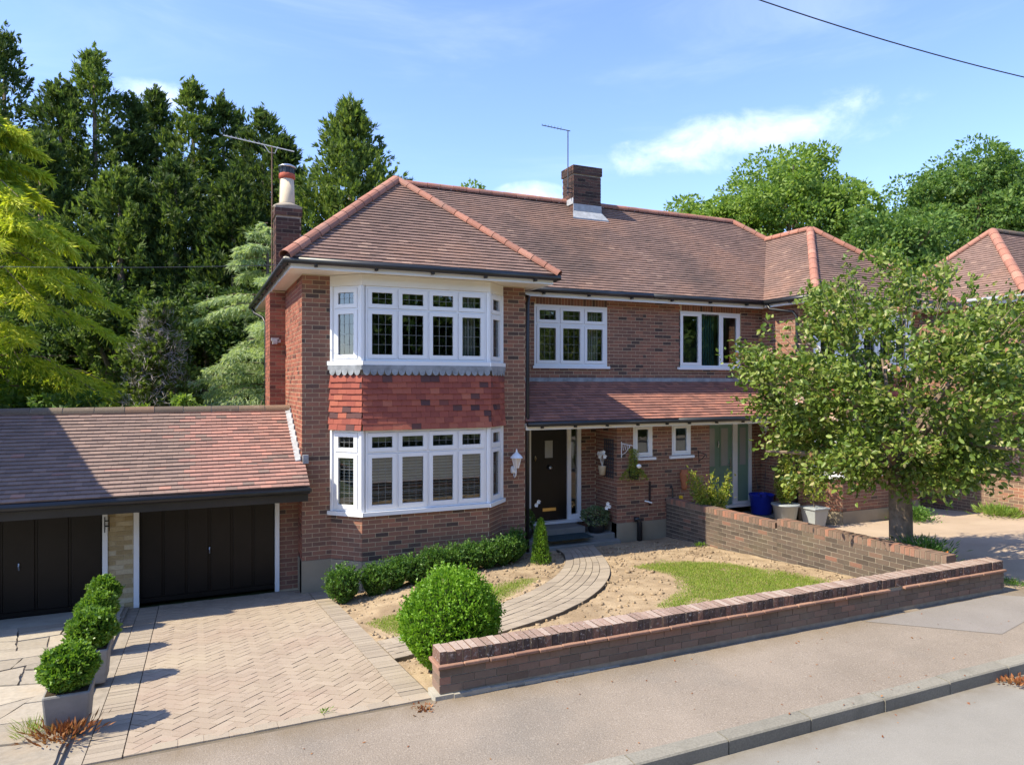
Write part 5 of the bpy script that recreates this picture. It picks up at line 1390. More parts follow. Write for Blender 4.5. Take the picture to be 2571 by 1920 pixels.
# ------------------------------------------------------------------ shrubs and planters
def leafy(center, fn_r, n, ln, wd, seed, jitter=0.09, up=0.25, squash=(1, 1, 1), tuft=0.0):
    """leaves over a lumpy ball: fn_r(dir) gives the radius"""
    D = rand_dirs(n); nz = smooth_noise(seed, 10)
    r = fn_r(D) * (1 + jitter * nz(D, 5.0) * 1.6 + 0.5 * jitter * nz(D, 13.0)) * (1 - 0.22 * rng.uniform(size=n) ** 2.5)
    P = D * r[:, None] * np.array(squash)
    dr = unit(D + rand_dirs(n) * 0.75 + np.array([0, 0, up]))
    P = P + np.array(center)
    return leaf_quads(P - dr * ln * 0.5, dr, rand_dirs(n), ln * rng.uniform(0.7, 1.25, n), wd * rng.uniform(0.8, 1.2, n), 0.12)
def sprigs(center, fn_r, m, seed, L=.09, ln=.035, squash=(1, 1, 1), k=9, up=.8):
    D = rand_dirs(m); D = D[D[:, 2] > -.35]; m = len(D); nz = smooth_noise(seed, 10)
    r = fn_r(D) * (.95 + .12 * nz(D, 5.0)); P0 = D * r[:, None] * np.array(squash) + np.array(center)
    d = unit(D + np.array([0, 0, up]) + .35 * rand_dirs(m)); Lx = L * rng.uniform(.5, 1.3, m)
    t = rng.uniform(0, 1, (m, k)); P = (P0[:, None] + d[:, None] * (Lx[:, None] * t)[:, :, None]).reshape(-1, 3)
    dd = np.repeat(d, k, 0) * .6 + rand_dirs(m * k) * .8
    return leaf_quads(P, dd, rand_dirs(m * k), ln * rng.uniform(.7, 1.2, m * k), ln * .55)
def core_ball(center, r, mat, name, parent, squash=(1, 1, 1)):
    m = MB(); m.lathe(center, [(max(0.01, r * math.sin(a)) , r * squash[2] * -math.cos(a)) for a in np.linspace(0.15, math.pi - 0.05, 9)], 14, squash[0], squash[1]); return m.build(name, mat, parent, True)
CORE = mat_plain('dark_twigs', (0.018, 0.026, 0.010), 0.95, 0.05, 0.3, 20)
labs = ['box ball in the nearest square grey planter', 'box ball in the second grey planter from the road', 'box ball in the third grey planter, half hidden behind the second', 'box ball in the grey planter closest to the garage doors']
for i, (x, y, s) in enumerate(((-0.97, 7.05, 1.0), (-0.98, 8.45, 1.05), (-1.05, 9.75, 1.0), (-1.13, 11.0, 1.0))):
    zb = z_drive(y) + 0.045
    t = thing('topiary_planter', labs[i], 'potted shrub', (x, y, zb), 'box balls in square planters')
    w0, w1, h = 0.15 * s, 0.175 * s, 0.335 * s
    m = MB(); rw = w1 - 0.02
    m.hexa([(x - w0, y - w0, zb), (x + w0, y - w0, zb), (x + w0, y + w0, zb), (x - w0, y + w0, zb), (x - w1, y - w1, zb + h), (x + w1, y - w1, zb + h), (x + w1, y + w1, zb + h), (x - w1, y + w1, zb + h)])
    pt = m.build('planter', PLANTER, t, bevel=0.018)
    m = MB(); m.box(x - rw, x + rw, y - rw, y + rw, zb + h - 0.03, zb + h + 0.004); m.build('potting_soil', SOIL_DARK, t)
    r = 0.205 * s; c = (x + 0.02 * (i % 2), y, zb + h + 0.145 * s)
    V, F = leafy(c, lambda D: np.full(len(D), r) * (1 - 0.12 * (D[:, 2] < -0.3)), 3600, 0.050, 0.030, 20 + i, 0.13)
    V, F = cat([(V, F), sprigs(c, lambda D: np.full(len(D), r), 110, 20 + i, .04, .045)])
    put('crown', np_mesh('crown', V, F, BOX), t); core_ball(c, r * 0.8, CORE, 'twigs', t)
    m = MB(); m.tube([(x, y, zb + h - .01), (c[0], c[1], c[2])], 0.014, 6); m.build('stem', BARK, t)
# row of clipped box plants under the bay
hx = [(2.10, 11.05, 0.25, 0.50), (2.62, 11.12, 0.20, 0.42), (2.95, 11.17, 0.19, 0.42), (3.28, 11.22, 0.19, 0.40), (3.62, 11.25, 0.20, 0.44), (3.95, 11.30, 0.19, 0.42), (4.28, 11.33, 0.20, 0.42), (4.62, 11.38, 0.19, 0.42), (4.93, 11.46, 0.19, 0.44), (5.20, 11.60, 0.18, 0.44), (5.40, 11.86, 0.18, 0.46)]
for i, (x, y, r, h) in enumerate(hx):
    zb = z_soil(x, y) - 0.01
    lab = 'largest clipped box plant at the left end of the row under the bay' if i == 0 else ('clipped box plant at the right end of the row, by the wall corner' if i == len(hx) - 1 else '%s clipped box plant from the left in the row under the bay window' % ('', 'second', 'third', 'fourth', 'fifth', 'sixth', 'seventh', 'eighth', 'ninth', 'tenth')[i])
    t = thing('box_plant', lab, 'shrub', (x, y, zb), 'clipped box row')
    c = (x, y, zb + h * 0.56)
    V, F = leafy(c, lambda D: np.full(len(D), r), 2600 if i else 3400, 0.040, 0.020, 40 + i, 0.22, 0.9, (1, 1, h * 0.5 / r))
    V, F = cat([(V, F), sprigs(c, lambda D: np.full(len(D), r), 170, 40 + i, .11, .04, (1, 1, h * 0.5 / r))])
    put('crown', np_mesh('crown', V, F, BOX_D), t)
    core_ball(c, r * 0.78, CORE, 'twigs', t, (1, 1, h * 0.5 / r))
    m = MB(); m.tube([(x, y, zb - .03), (x, y, zb + h * .4)], 0.014, 6); m.build('stem', BARK, t)
t = thing('box_bush', 'large bright green rounded bush at the left end of the front wall', 'shrub', (2.43, 6.95, 0.55))
zb = 0.56; c = (2.43, 6.95, zb + 0.45)
def bush_r(D): return 0.50 * (1 - 0.10 * np.clip(-D[:, 2], 0, 1)) * (1 + 0.06 * np.clip(D[:, 2], 0, 1))
V, F = leafy(c, bush_r, 21000, 0.035, 0.019, 77, 0.10, 0.9, (0.98, 1, 1.02))
V, F = cat([(V, F), sprigs(c, bush_r, 800, 77, .09, .035, (.98, 1, 1.02))])
put('crown', np_mesh('crown', V, F, BUSH), t); core_ball(c, 0.42, CORE, 'twigs', t)
m = MB(); m.tube([(2.43, 6.95, zb - .05), (2.43, 6.95, zb + .3)], 0.03, 7); m.build('stem', BARK, t)
def cone_shrub(label, x, y, zb, h, r, mat, n, seed, cat='shrub'):
    t = thing('cone_shrub', label, cat, (x, y, zb))
    a = rng.uniform(0, 6.283, n); hh = rng.uniform(0.02, 1, n); nz = smooth_noise(seed, 9)
    rr_ = r * (1 - hh) ** 0.6 * (0.75 + 0.3 * rng.uniform(size=n)) * (1 + 0.3 * nz(np.c_[np.cos(a) * 2, np.sin(a) * 2, hh * 9], 1.5))
    P = np.c_[x + rr_ * np.cos(a), y + rr_ * np.sin(a), zb + hh * h]
    D = unit(np.c_[np.cos(a) * 0.5, np.sin(a) * 0.5, np.full(n, 0.9)] + 0.5 * rand_dirs(n))
    V, F = leaf_quads(P, D, rand_dirs(n), 0.05 * rng.uniform(.6, 1.2, n), 0.022)
    put('crown', np_mesh('crown', V, F, mat), t); m = MB(); m.tube([(x, y, zb - .03), (x, y, zb + h * .8)], [0.02, 0.006], 6); m.build('stem', BARK, t)
    m = MB(); m.lathe((x, y, zb), [(r * .55, .05), (r * .5, h * .3), (r * .3, h * .65), (.01, h * .9)], 8); m.build('twigs', CORE, t); return t
cone_shrub('narrow pointed green shrub at the end of the box row beside the path', 5.60, 11.25, z_soil(5.6, 11.25), 0.78, 0.17, BOX, 3600, 5)

# ------------------------------------------------------------------ around the doors
def flower(mb, c, r):
    for k in range(5):
        a = k * math.tau / 5 + 0.3; d = Vector((math.cos(a), -0.35, math.sin(a))).normalized(); s = d.cross(Vector((0, 1, 0))).normalized()
        p = Vector(c); mb.poly([p, p + d * r * .6 + s * r * .5, p + d * r + Vector((0, -.01, 0)), p + d * r * .6 - s * r * .5])
def pot_plant(label, x, y, zb, pot_prof, potmat, crown_c, crown_r, squash, mat, n, ln, seed, flowers=(), name='potted_plant'):
    t = thing(name, label, 'potted plant', (x, y, zb))
    m = MB(); m.lathe((x, y, zb), pot_prof, 20); m.build('pot', potmat, t, True)
    m = MB(); m.lathe((x, y, zb + pot_prof[-1][1] - .02), [(pot_prof[-1][0] * .9, 0), (pot_prof[-1][0] * .9, .012)], 16); m.build('potting_soil', SOIL_DARK, t)
    V, F = leafy(crown_c, lambda D: np.full(len(D), crown_r), n, ln, ln * .55, seed, 0.22, 0.1, squash); put('foliage', np_mesh('foliage', V, F, mat), t)
    for f in flowers:
        b = MB(); flower(b, f, 0.05); b.build('flower', PETAL, t)
    return t
tub = [(0.13, 0), (0.17, 0.02), (0.19, 0.30)]
pot_plant('variegated trailing plant with white flowers in a black tub right of the black door', 7.62, 12.72, 0.40, tub, BLACK, (7.62, 12.68, 0.74), 0.30, (1, .8, .72), VARIEG, 1500, 0.05, 61, [(7.72, 12.45, 1.02), (7.76, 12.46, 0.96), (7.69, 12.45, 0.94)])
pot_plant('trailing plant with white flowers in a black pot left of the black door', 5.98, 12.80, 0.40, tub, BLACK, (5.98, 12.76, 0.78), 0.26, (.8, .8, 1.0), BROAD_D, 1100, 0.06, 62, [(6.12, 12.5, 1.10), (6.17, 12.5, 1.16)])
# wall lanterns
def lantern(label, c, n, s=1.0):
    c = Vector(c); n = Vector(n); t = thing('wall_lantern', label, 'lamp', c)
    e = Vector((-n.y, n.x, 0)); m = MB()
    m.lathe(c + n * 0.02 + Vector((0, 0, -0.10 * s)), [(0.035 * s, 0), (0.05 * s, .02 * s), (0.05 * s, .10 * s), (0.03 * s, .12 * s)], 10); m.tube([c + n * .02 + Vector((0, 0, -.10 * s)), c + n * .07 + Vector((0, 0, -.17 * s)), c + n * .13 + Vector((0, 0, -.13 * s)), c + n * .15 + Vector((0, 0, .0))], 0.011 * s, 6); m.build('bracket', WHITE, t, True)
    b = c + n * 0.15 * s
    m = MB(); m.lathe(b, [(0.035 * s, 0), (0.085 * s, .17 * s)], 6); m.build('lamp_glass', mat_plain('lantern_glass', (0.62, 0.55, 0.50), 0.25, 0.5, .05) if 'lantern_glass' not in MATS else MATS['lantern_glass'], t)
    m = MB(); m.lathe(b + Vector((0, 0, .172 * s)), [(0.11 * s, 0), (0.07 * s, .05 * s), (0.02 * s, .09 * s), (0.008 * s, .15 * s)], 12); m.build('lamp_cap', WHITE, t)
    m = MB()
    for k in range(6):
        a = k * math.tau / 6; m.tube([b + Vector((.037 * s * math.cos(a), .037 * s * math.sin(a), 0)), b + Vector((.087 * s * math.cos(a), .087 * s * math.sin(a), .17 * s))], .005 * s, 5)
    m.build('lamp_cage', WHITE, t)
lantern('white wall lantern on the brick pier left of the black door', (5.44, 12.09, 1.92), (0, -1, 0), 1.1)
lantern('white wall lantern in the porch right of the green door', (12.48, 12.95, 2.45), (-1, 0, 0), 1.1)
# hanging basket on a white bracket
hb_ = thing('hanging_basket', 'black hanging pot with ferny plant and white flower on a white bracket', 'hanging basket', (8.12, 12.2, 1.6))
m = MB(); m.tube([(8.05, 12.43, 2.28), (8.05, 12.43, 1.95)], .009, 6); m.tube([(8.05, 12.43, 2.24), (8.12, 12.13, 2.22)], .009, 6); m.tube([(8.05, 12.43, 2.0), (8.07, 12.3, 2.07), (8.10, 12.2, 2.2)], .007, 6)
for k in range(4): m.tube([(8.06 + k * .012, 12.40 - k * .06, 2.22), (8.065 + k * .012, 12.38 - k * .06, 2.10 + k * .02)], .006, 5)
m.build('bracket', WHITE, hb_)
m = MB(); m.lathe((8.18, 12.16, 1.53), [(0.09, 0), (0.13, .17), (0.138, .17)], 18); m.build('pot', BLACK, hb_, True)
m = MB()
for a in (0.3, 2.4, 4.5): m.tube([(8.18 + .12 * math.cos(a), 12.16 + .12 * math.sin(a), 1.70), (8.14, 12.15, 2.19)], .003, 4)
m.build('hanger', DARK_METAL, hb_)
n = 1100; a = rng.uniform(0, 6.28, n); t_ = rng.uniform(0, 1, n) ** .7
P1 = np.c_[8.18 + np.cos(a) * .30 * t_, 12.16 + np.sin(a) * .22 * t_, 1.76 + .10 * t_ - .32 * t_ ** 2]; P2 = np.c_[8.16 + np.cos(a) * .10 * t_, 12.15 + np.sin(a) * .1 * t_, 1.72 + rng.uniform(0, .42, n)]
Pn = np.r_[P1, P2]; V, F = leaf_quads(Pn, rand_dirs(2 * n) + np.array([0, 0, -.4]), rand_dirs(2 * n), 0.05, 0.012); put('foliage', np_mesh('foliage', V, F, YELLOW_LEAF), hb_)
m = MB(); m.lathe((8.20, 12.02, 1.80), [(0.02, -.03), (.05, 0), (.045, .035), (.015, .05)], 10); m.build('flower', PETAL, hb_, True)
# trellis and its wall pot on the porch side wall
tr_ = thing('wall_trellis', 'small dark trellis panel on the brick side wall of the porch', 'trellis', (7.94, 12.7, 1.5))
for k in range(5):
    m = MB(); y = 12.58 + k * .08; m.box(7.93, 7.945, y - .010, y + .010, 1.50, 2.32); m.build('slat', DARK_METAL, tr_)
for k in range(9):
    m = MB(); z = 1.54 + k * .095; m.box(7.92, 7.929, 12.56, 12.92, z - .009, z + .009); m.build('slat', DARK_METAL, tr_)
wpot = thing('wall_pot', 'pale half pot with white flowers hung on the porch trellis', 'potted plant', (7.86, 12.8, 1.6))
m = MB(); m.lathe((7.84, 12.84, 1.56), [(0.06, 0), (.085, .18), (.09, .19)], 14); m.build('pot', POT_CREAM, wpot, True)
for k, (dy, dz_) in enumerate(((0, .42), (.10, .40), (-.09, .44), (.05, .34), (-.14, .36))):
    m = MB(); flower(m, (7.80, 12.84 + dy, 1.60 + dz_), .055); m.tube([(7.84, 12.84, 1.72), (7.81, 12.84 + dy, 1.60 + dz_)], .004, 4); m.build('flower', PETAL, wpot)
# terracotta wall pot, dark iron bracket, tools
m = MB(); pf = [(0.045, 0), (.06, .05), (.075, .18), (.095, .30), (.10, .36), (.07, .39), (.085, .43)]
m.lathe((9.62, 12.40, 1.20), pf, 18); tag(m.build('wall_pot', TERRACOTTA, None, True), 'tall terracotta pot fixed to the brick wall below the second small window', 'pot')
m = MB(); m.tube([(10.02, 12.43, 2.02), (10.02, 12.40, 1.76)], .010, 6); m.tube([(10.02, 12.42, 1.98), (10.04, 12.2, 1.96), (10.04, 12.18, 1.9)], .009, 6); m.tube([(10.02, 12.42, 1.8), (10.03, 12.3, 1.86), (10.04, 12.22, 1.95)], .008, 6)
tag(m.build('iron_bracket', BLACK), 'black iron hanging bracket left of the green door', 'bracket')
m = MB(); m.tube([(9.30, 12.36, .3), (9.30, 12.38, 1.22), (9.27, 12.38, 1.30), (9.23, 12.38, 1.25)], .018, 7); tag(m.build('garden_tool', BLACK), 'black tool handle leaning behind the boundary wall', 'garden tool')
m = MB(); m.box(9.405, 9.475, 12.25, 12.31, .35, 1.10); tag(m.build('tool_handle', YELLOW, None, False, .012), 'yellow handle top showing above the boundary wall', 'garden tool')
# neighbour's plants
t = thing('leafy_shrub', 'loose yellow-green shrub behind the boundary wall in front of the green door', 'shrub', (9.60, 11.55, .3))
n = 5720; st = []
for k in range(26):
    a = rng.uniform(0, 6.28); L_ = rng.uniform(.4, 1.0); tip = np.array([9.62 + .50 * math.cos(a) * L_, 11.55 + .35 * math.sin(a) * L_, .45 + L_ * 1.2])
    b0 = np.array([9.60 + rng.normal(0, .05), 11.55 + rng.normal(0, .05), .3]); tt = rng.uniform(.25, 1, n // 26); st.append(b0 + (tip - b0) * tt[:, None] + rng.normal(0, .05, (len(tt), 3)))
Pn = np.concatenate(st); V, F = leaf_quads(Pn, rand_dirs(len(Pn)) + np.array([0, 0, .7]), rand_dirs(len(Pn)), .075 * rng.uniform(.7, 1.2, len(Pn)), .028); put('foliage', np_mesh('foliage', V, F, YELLOW_LEAF), t)
m = MB()
for k in range(9): a = k * .7; m.tube([(9.60, 11.55, .25), (9.60 + .3 * math.cos(a), 11.55 + .25 * math.sin(a), 1.1)], [.012, .004], 5)
m.build('stems', BARK, t)
t = thing('tub', 'blue plastic tub with flexible handles in the porch right of the green door', 'tub', (12.24, 12.9, .4))
m = MB(); m.lathe((12.24, 12.88, .40), [(.21, 0), (.225, .02), (.28, .44), (.295, .45), (.295, .47), (.27, .47), (.25, .3)], 22); m.build('body', BLUE, t, True)
m = MB(); m.tube([(12.02, 12.68, .84), (11.97, 12.63, .93), (12.07, 12.58, .95), (12.17, 12.59, .85)], .02, 7); m.build('handle', BLUE, t, True)
m = MB(); m.tube([(12.2, 12.88, .6), (12.1, 12.95, 1.5), (12.12, 12.98, 1.85)], .005, 5); m.tube([(12.3, 12.88, .6), (12.4, 12.9, 1.6), (12.45, 12.88, 1.75)], .005, 5); m.build('canes', DARK_METAL, t)
gpot = [(0.19, 0), (.20, .02), (.275, .50), (.31, .51), (.31, .545), (.28, .545)]
t = thing('potted_shrub', 'upright yellow-green shrub in a round pale grey pot', 'potted plant', (12.12, 12.02, .3))
zb = z_garden(12.02); m = MB(); m.lathe((12.12, 12.02, zb), gpot, 26); m.build('pot', PLASTIC_GREY, t, True)
n = 2300; a = rng.uniform(0, 6.28, n); hh = rng.uniform(0, 1, n); rr_ = .24 * np.sin(np.pi * (hh * .85 + .1)) ** .6 * rng.uniform(.5, 1.05, n)
V, F = leaf_quads(np.c_[12.12 + rr_ * np.cos(a), 12.02 + rr_ * np.sin(a), zb + .58 + hh * .95], rand_dirs(n) + np.array([0, 0, .6]), rand_dirs(n), .06, .03); put('foliage', np_mesh('foliage', V, F, YELLOW_LEAF), t)
m = MB(); m.tube([(12.12, 12.02, zb + .4), (12.12, 12.02, zb + 1.3)], [.02, .008], 6); m.lathe((12.12, 12.02, zb + .50), [(.27, 0), (.27, .01)], 16); m.build('stem', BARK, t)
t = thing('potted_shrub', 'sparse young shrub in a square blue-grey pot', 'potted plant', (12.66, 11.70, .3))
x, y = 12.66, 11.70; zb = z_garden(11.7)
m = MB(); m.hexa([(x - .15, y - .15, zb), (x + .15, y - .15, zb), (x + .15, y + .15, zb), (x - .15, y + .15, zb), (x - .21, y - .21, zb + .42), (x + .21, y - .21, zb + .42), (x + .21, y + .21, zb + .42), (x - .21, y + .21, zb + .42)]); m.box(x - .235, x + .235, y - .235, y + .235, zb + .421, zb + .46); m.build('pot', PLASTIC_GREY, t, bevel=.01)
m = MB(); m.tube([(x, y, zb + .4), (x - .06, y, zb + .8), (x - .02, y, zb + 1.35)], [.014, .011, .004], 6); m.tube([(x - .03, y, zb + .65), (x + .15, y - .1, zb + 1.1)], [.008, .003], 5); m.build('stem', BARK, t)
n = 800; V, F = leaf_quads(np.c_[x + rng.normal(0, .15, n), y + rng.normal(0, .14, n), zb + .6 + rng.uniform(0, .95, n)], rand_dirs(n) + np.array([0, 0, .3]), rand_dirs(n), .075, .03); put('foliage', np_mesh('foliage', V, F, YELLOW_LEAF), t)
def weed(label, x, y, z, n, r, h, mat, ln=.06, name='weed', cat='weed', wd=.018):
    P = np.c_[x + rng.normal(0, r * .5, n), y + rng.normal(0, r * .5, n), z + rng.uniform(0, h * .4, n)]
    D = np.c_[(P[:, 0] - x) / r, (P[:, 1] - y) / r, np.full(n, .9)] + .5 * rand_dirs(n)
    V, F = leaf_quads(P, D, rand_dirs(n), ln * rng.uniform(.6, 1.3, n), wd); return tag(put(name, np_mesh(name, V, F, mat)), label, cat)
fern = weed('dry rust-coloured fern tufts at the foot of the nearest planter', -0.98, 6.82, z_drive(6.8) + .05, 320, .22, .12, DRY, .085, 'dry_fern', 'plant'); del fern['category']; fern['kind'] = 'stuff'
weed('straw-coloured grass tuft left of the nearest planter', -1.22, 6.95, z_drive(6.9) + .05, 120, .10, .1, GRASS, .12, 'dry_grass', 'plant', .006)
weed('small bright weed at the foot of the boundary wall', 9.02, 11.15, z_soil(9, 11.1), 70, .10, .1, BOX)
weed('green weeds and grass around the street tree trunk', 10.05, 7.25, .70, 1500, .36, .95, BOX_D, .11, 'ground_plants', 'plant')
weed('orange flowers among the weeds at the street tree', 9.80, 6.75, .90, 90, .12, .35, ORANGE, .05, 'orange_flowers', 'flowers')
weed('grass tuft at the end of the front wall', 10.65, 6.35, .60, 260, .16, .1, BOX_D, .09, 'grass_tuft', 'plant', .008)
weed('straggly green weeds at the foot of the far right wall', 17.45, 10.6, .33, 700, .45, .4, BROAD, .16, 'weed', 'weed', .03)
weed('low evergreen shrub right of the attached house front corner', 15.2, 11.2, .3, 1500, .38, .7, BOX_D, .07, 'low_shrub', 'shrub', .03)
weed('small heap of dead leaves and a seedling at the kerb on the road', 7.62, 4.50, .437, 90, .13, .05, DRY, .06, 'dead_leaves', 'dead leaves', .03)
weed('brown leaves gathered at the corner of the driveway by the front wall', 1.86, 6.02, .60, 60, .10, .03, DRY, .05, 'dead_leaves', 'dead leaves', .03)
weed('little green seedling on the driveway edge', 1.05, 6.35, .61, 24, .04, .04, BOX, .03, 'seedling', 'weed', .012)

# ------------------------------------------------------------------ aerials and cables
def aerial(label, base, h, boom_dir, boom_a, boom_b, mat, els, loops=True, cat='aerial'):
    b = Vector(base); t = thing('tv_aerial', label, cat, b)
    m = MB(); m.tube([b, b + Vector((0, 0, h))], .014, 7); m.build('mast', mat, t)
    d = Vector(boom_dir).normalized(); s = d.cross(Vector((0, 0, 1))).normalized(); top = b + Vector((0, 0, h))
    m = MB(); m.tube([top - d * boom_a, top + d * boom_b], .011, 6); m.build('boom', ALU if mat is RUSTY else mat, t)
    for k in range(els):
        c = top + d * (boom_b - (boom_b * .85) * k / els); e = MB(); w = .07 + .05 * k / els
        e.tube([c - s * w + Vector((0, 0, .012)), c + s * w + Vector((0, 0, .012))], .005, 4); e.build('element', ALU if mat is RUSTY else mat, t)
    if loops:
        e = MB(); e.tube([top - d * .12 + Vector((0, 0, .02)), top - d * .06 - Vector((0, 0, .12)), top + d * .05 - Vector((0, 0, .13)), top + d * .16], .008, 5); e.build('balun_loop', ALU, t)
    return t
aerial('rusty television aerial mast beside the cream chimney pot', (1.40, 14.70, 5.35), 2.80, (-0.9125, 0.409, 0.23), 0.45, 0.98, RUSTY, 9)
aerial('dark television aerial on the central brick chimney', (8.50, 15.55, 8.15), 1.62, (-0.9125, 0.409, 0.21), 0.06, 0.66, DARK_METAL, 7, False)
m = MB()
for z in (8.22, 8.33): m.box(8.46, 8.62, 15.53, 15.57, z, z + .02)
tag(m.build('aerial_bracket', DARK_METAL), 'dark bracket clamping the aerial mast to the central chimney', 'bracket')
def cable(label, A, B, sag, r):
    A, B = Vector(A), Vector(B); m = MB()
    m.tube([A.lerp(B, k / 24) - Vector((0, 0, sag * 4 * (k / 24) * (1 - k / 24))) for k in range(25)], r, 5); return tag(m.build('overhead_cable', BLACK), label, 'cable')
def at(u, v, d):
    return Vector((0, 0, CAM_Z)) + (CF + CR * ((u - 1285.5) / 1780) + Vector((0, 0, 1)) * ((960 - v) / 1780)) * d
cable('black overhead cable crossing the sky at upper right', at(1500, -150, 11), at(2900, 260, 14), 0.28, .011)
cable('thin overhead wire crossing the conifers towards the gutter corner', at(-300, 655, 19), (1.34, 11.5, 5.33), 0.10, .006)

# ------------------------------------------------------------------ trees
def tree(name, label, x, y, trunk_pts, trunk_r, V, F, mat, group=None, barkmat=None):
    t = thing(name, label, 'tree', (x, y, 0), group)
    cut_trunk(t, trunk_pts, trunk_r, barkmat)
    put('crown', np_mesh('crown', V, F, mat), t); return t
def spruce_like(x, y, h, r, seed, n_cl=150, per=26, ln=0.62, base=0.5, top_pow=0.75, up=0.75, wid=0.26):
    """upswept feathery branches, each a tapering spray-covered clump, round a leader"""
    r_ = np.random.default_rng(seed); Ps, Ds, Ls = [], [], []
    for k in range(n_cl):
        q = r_.uniform(0, 1) ** 0.8; hz = base + (h - base) * q * 0.97
        rad = r * max(0.015, (1 - q)) ** top_pow * r_.uniform(0.62, 1.25) + 0.10
        a = r_.uniform(0, 6.283); o = np.array([math.cos(a), math.sin(a), 0])
        rise = r_.uniform(0.25, 0.6) * rad * (0.6 + 0.8 * q)
        root = np.array([x, y, hz - rad * 0.15]); tip = np.array([x, y, hz]) + o * rad + np.array([0, 0, rise])
        m = max(8, int(per * (0.35 + 0.65 * min(1, rad / r))))
        t = r_.uniform(0.22, 1, m) ** 0.7
        P = root + (tip - root) * t[:, None] + np.array([0, 0, 0.12 * rad]) * (t ** 2)[:, None] + r_.normal(0, 1, (m, 3)) * np.array([1, 1, 0.62]) * (wid * (0.22 + 1.1 * (1 - t)))[:, None]
        dr = (tip - root) / np.linalg.norm(tip - root)
        Ps.append(P); Ds.append(dr * 0.8 + np.array([0, 0, up * 0.55]) + r_.normal(0, 0.42, (m, 3))); Ls.append(0.7 + 0.5 * (1 - t))
    P = np.c_[np.full(30, x), np.full(30, y), np.linspace(h * 0.86, h, 30)] + r_.normal(0, 0.05, (30, 3)); Ps.append(P); Ds.append(np.array([0, 0, 1.0]) + r_.normal(0, .3, (30, 3))); Ls.append(np.full(30, .7))
    P = np.concatenate(Ps); D = unit(np.concatenate(Ds)); L_ = np.concatenate(Ls)
    return fan(P, D, ln * L_ * rng.uniform(.6, 1.25, len(P)), 5, 1.5, 0.085)
def ground_at(u, d):
    p = at(u, 960, d); return p.x, p.y
conif = [(10, 60, 36, 2.9), (150, 190, 33, 2.6), (236, 112, 34, 3.0), (330, 235, 35, 2.4), (392, 212, 37, 2.2), (484, 196, 35, 2.5), (560, 232, 36, 2.4), (610, 280, 38, 2.2), (660, 268, 34, 2.4), (712, 330, 33, 2.0), (-70, 120, 33, 3.0), (100, 330, 30, 2.6), (300, 420, 30, 2.6), (440, 400, 31, 2.6), (585, 430, 31, 2.5)]
cl = ['tallest dark conifer at the left edge of the picture', 'dark conifer between the two tallest ones at the left', 'tall bushy conifer, second peak from the left edge', 'conifer just right of the second tall peak', 'narrow pointed conifer in front of the small white cloud', 'slim spired conifer, tallest in the middle of the row', 'pointed conifer left of the aerial', 'conifer peak behind the aerial boom', 'ragged conifer top right of the aerial', 'lower conifer at the right end of the row, left of the sky gap', 'conifer cut off by the left picture edge', 'lower conifer behind the golden tree', 'lower conifer in front of the middle of the row', 'lower conifer in front of the spired one', 'lower conifer behind the chimney']
for i, ((u, v, d, r), lab) in enumerate(zip(conif, cl)):
    x, y = ground_at(u, d); h = CAM_Z + (960 - v) / 1780 * d
    V, F = spruce_like(x, y, h, r * 1.9, 100 + i, 270, 31, 0.43, 0.3, 0.80)
    tree('conifer', lab, x, y, [(x, y, -.1), (x + .1, y, h * .5), (x, y, h * .92)], [.32, .2, .04], V, F, CONIFER_L if i in (2, 5, 12) else CONIFER, 'tall dark conifers behind the garage')
x, y = ground_at(880, 31); h = CAM_Z + (960 - 250) / 1780 * 31
V, F = spruce_like(x, y, h, 6.4, 300, 470, 36, 0.44, 0.3, 0.92)
tree('conifer', 'broad lighter green conifer standing alone behind the roof hip', x, y, [(x, y, -.1), (x, y, h * .9)], [.3, .05], V, F, CONIFER_L)

def bough_tree(x, y, h, spread, nb, seed, droop, per=150, ln=0.30, wd=0.05, low=0.06, dirs=None, powr=0.8, rise=0.22, hang=1.0):
    """tiers of long arching boughs with hanging sprays"""
    r_ = np.random.default_rng(seed); Ps, Ds, Ts, paths = [], [], [], []
    for k in range(nb):
        q = (k + r_.uniform(0, 1)) / nb; hz = h * (low + (1 - low) * q)
        L = spread * (1 - q) ** powr * r_.uniform(.8, 1.12) + .25
        droop_k = droop * r_.uniform(.7, 1.25); a = dirs(r_) if dirs else r_.uniform(0, 6.283); o = np.array([math.cos(a), math.sin(a), 0]); s = np.array([-math.sin(a), math.cos(a), 0])
        m = int(per * (0.35 + L / spread)); t = r_.uniform(0.12, 1, m) ** 0.8
        cz = hz + L * (rise * t - droop_k * t ** 2)
        w = (0.06 + 0.30 * np.sin(np.pi * np.clip(t * .9 + .08, 0, 1))) * L * 0.55
        lat = r_.uniform(-1, 1, m)
        C = np.array([x, y, 0]) + o * (L * t)[:, None]; C[:, 2] = cz
        P = C + s * (lat * w)[:, None]; P[:, 2] -= 0.35 * np.abs(lat) * w + r_.uniform(0, .10, m)
        D = o * 0.55 + s * (lat * .7)[:, None] + np.array([0, 0, -0.75 * hang]) + r_.normal(0, .40, (m, 3))
        Ps.append(P); Ds.append(D); Ts.append(t - 0.35 * np.abs(lat) + r_.normal(0, .12, m))
        paths.append([tuple(np.array([x, y, hz])), tuple(np.array([x, y, hz]) + o * L * .5 + np.array([0, 0, L * (rise * .5 - droop * .25)])), tuple(np.array([x, y, hz]) + o * L + np.array([0, 0, L * (rise - droop)]))])
    P = np.concatenate(Ps); D = unit(np.concatenate(Ds))
    T = np.concatenate(Ts); VF = fan(P, D, ln * rng.uniform(.6, 1.3, len(P)), 3, .7, wd)
    return VF, paths, np.tile(T, 3)
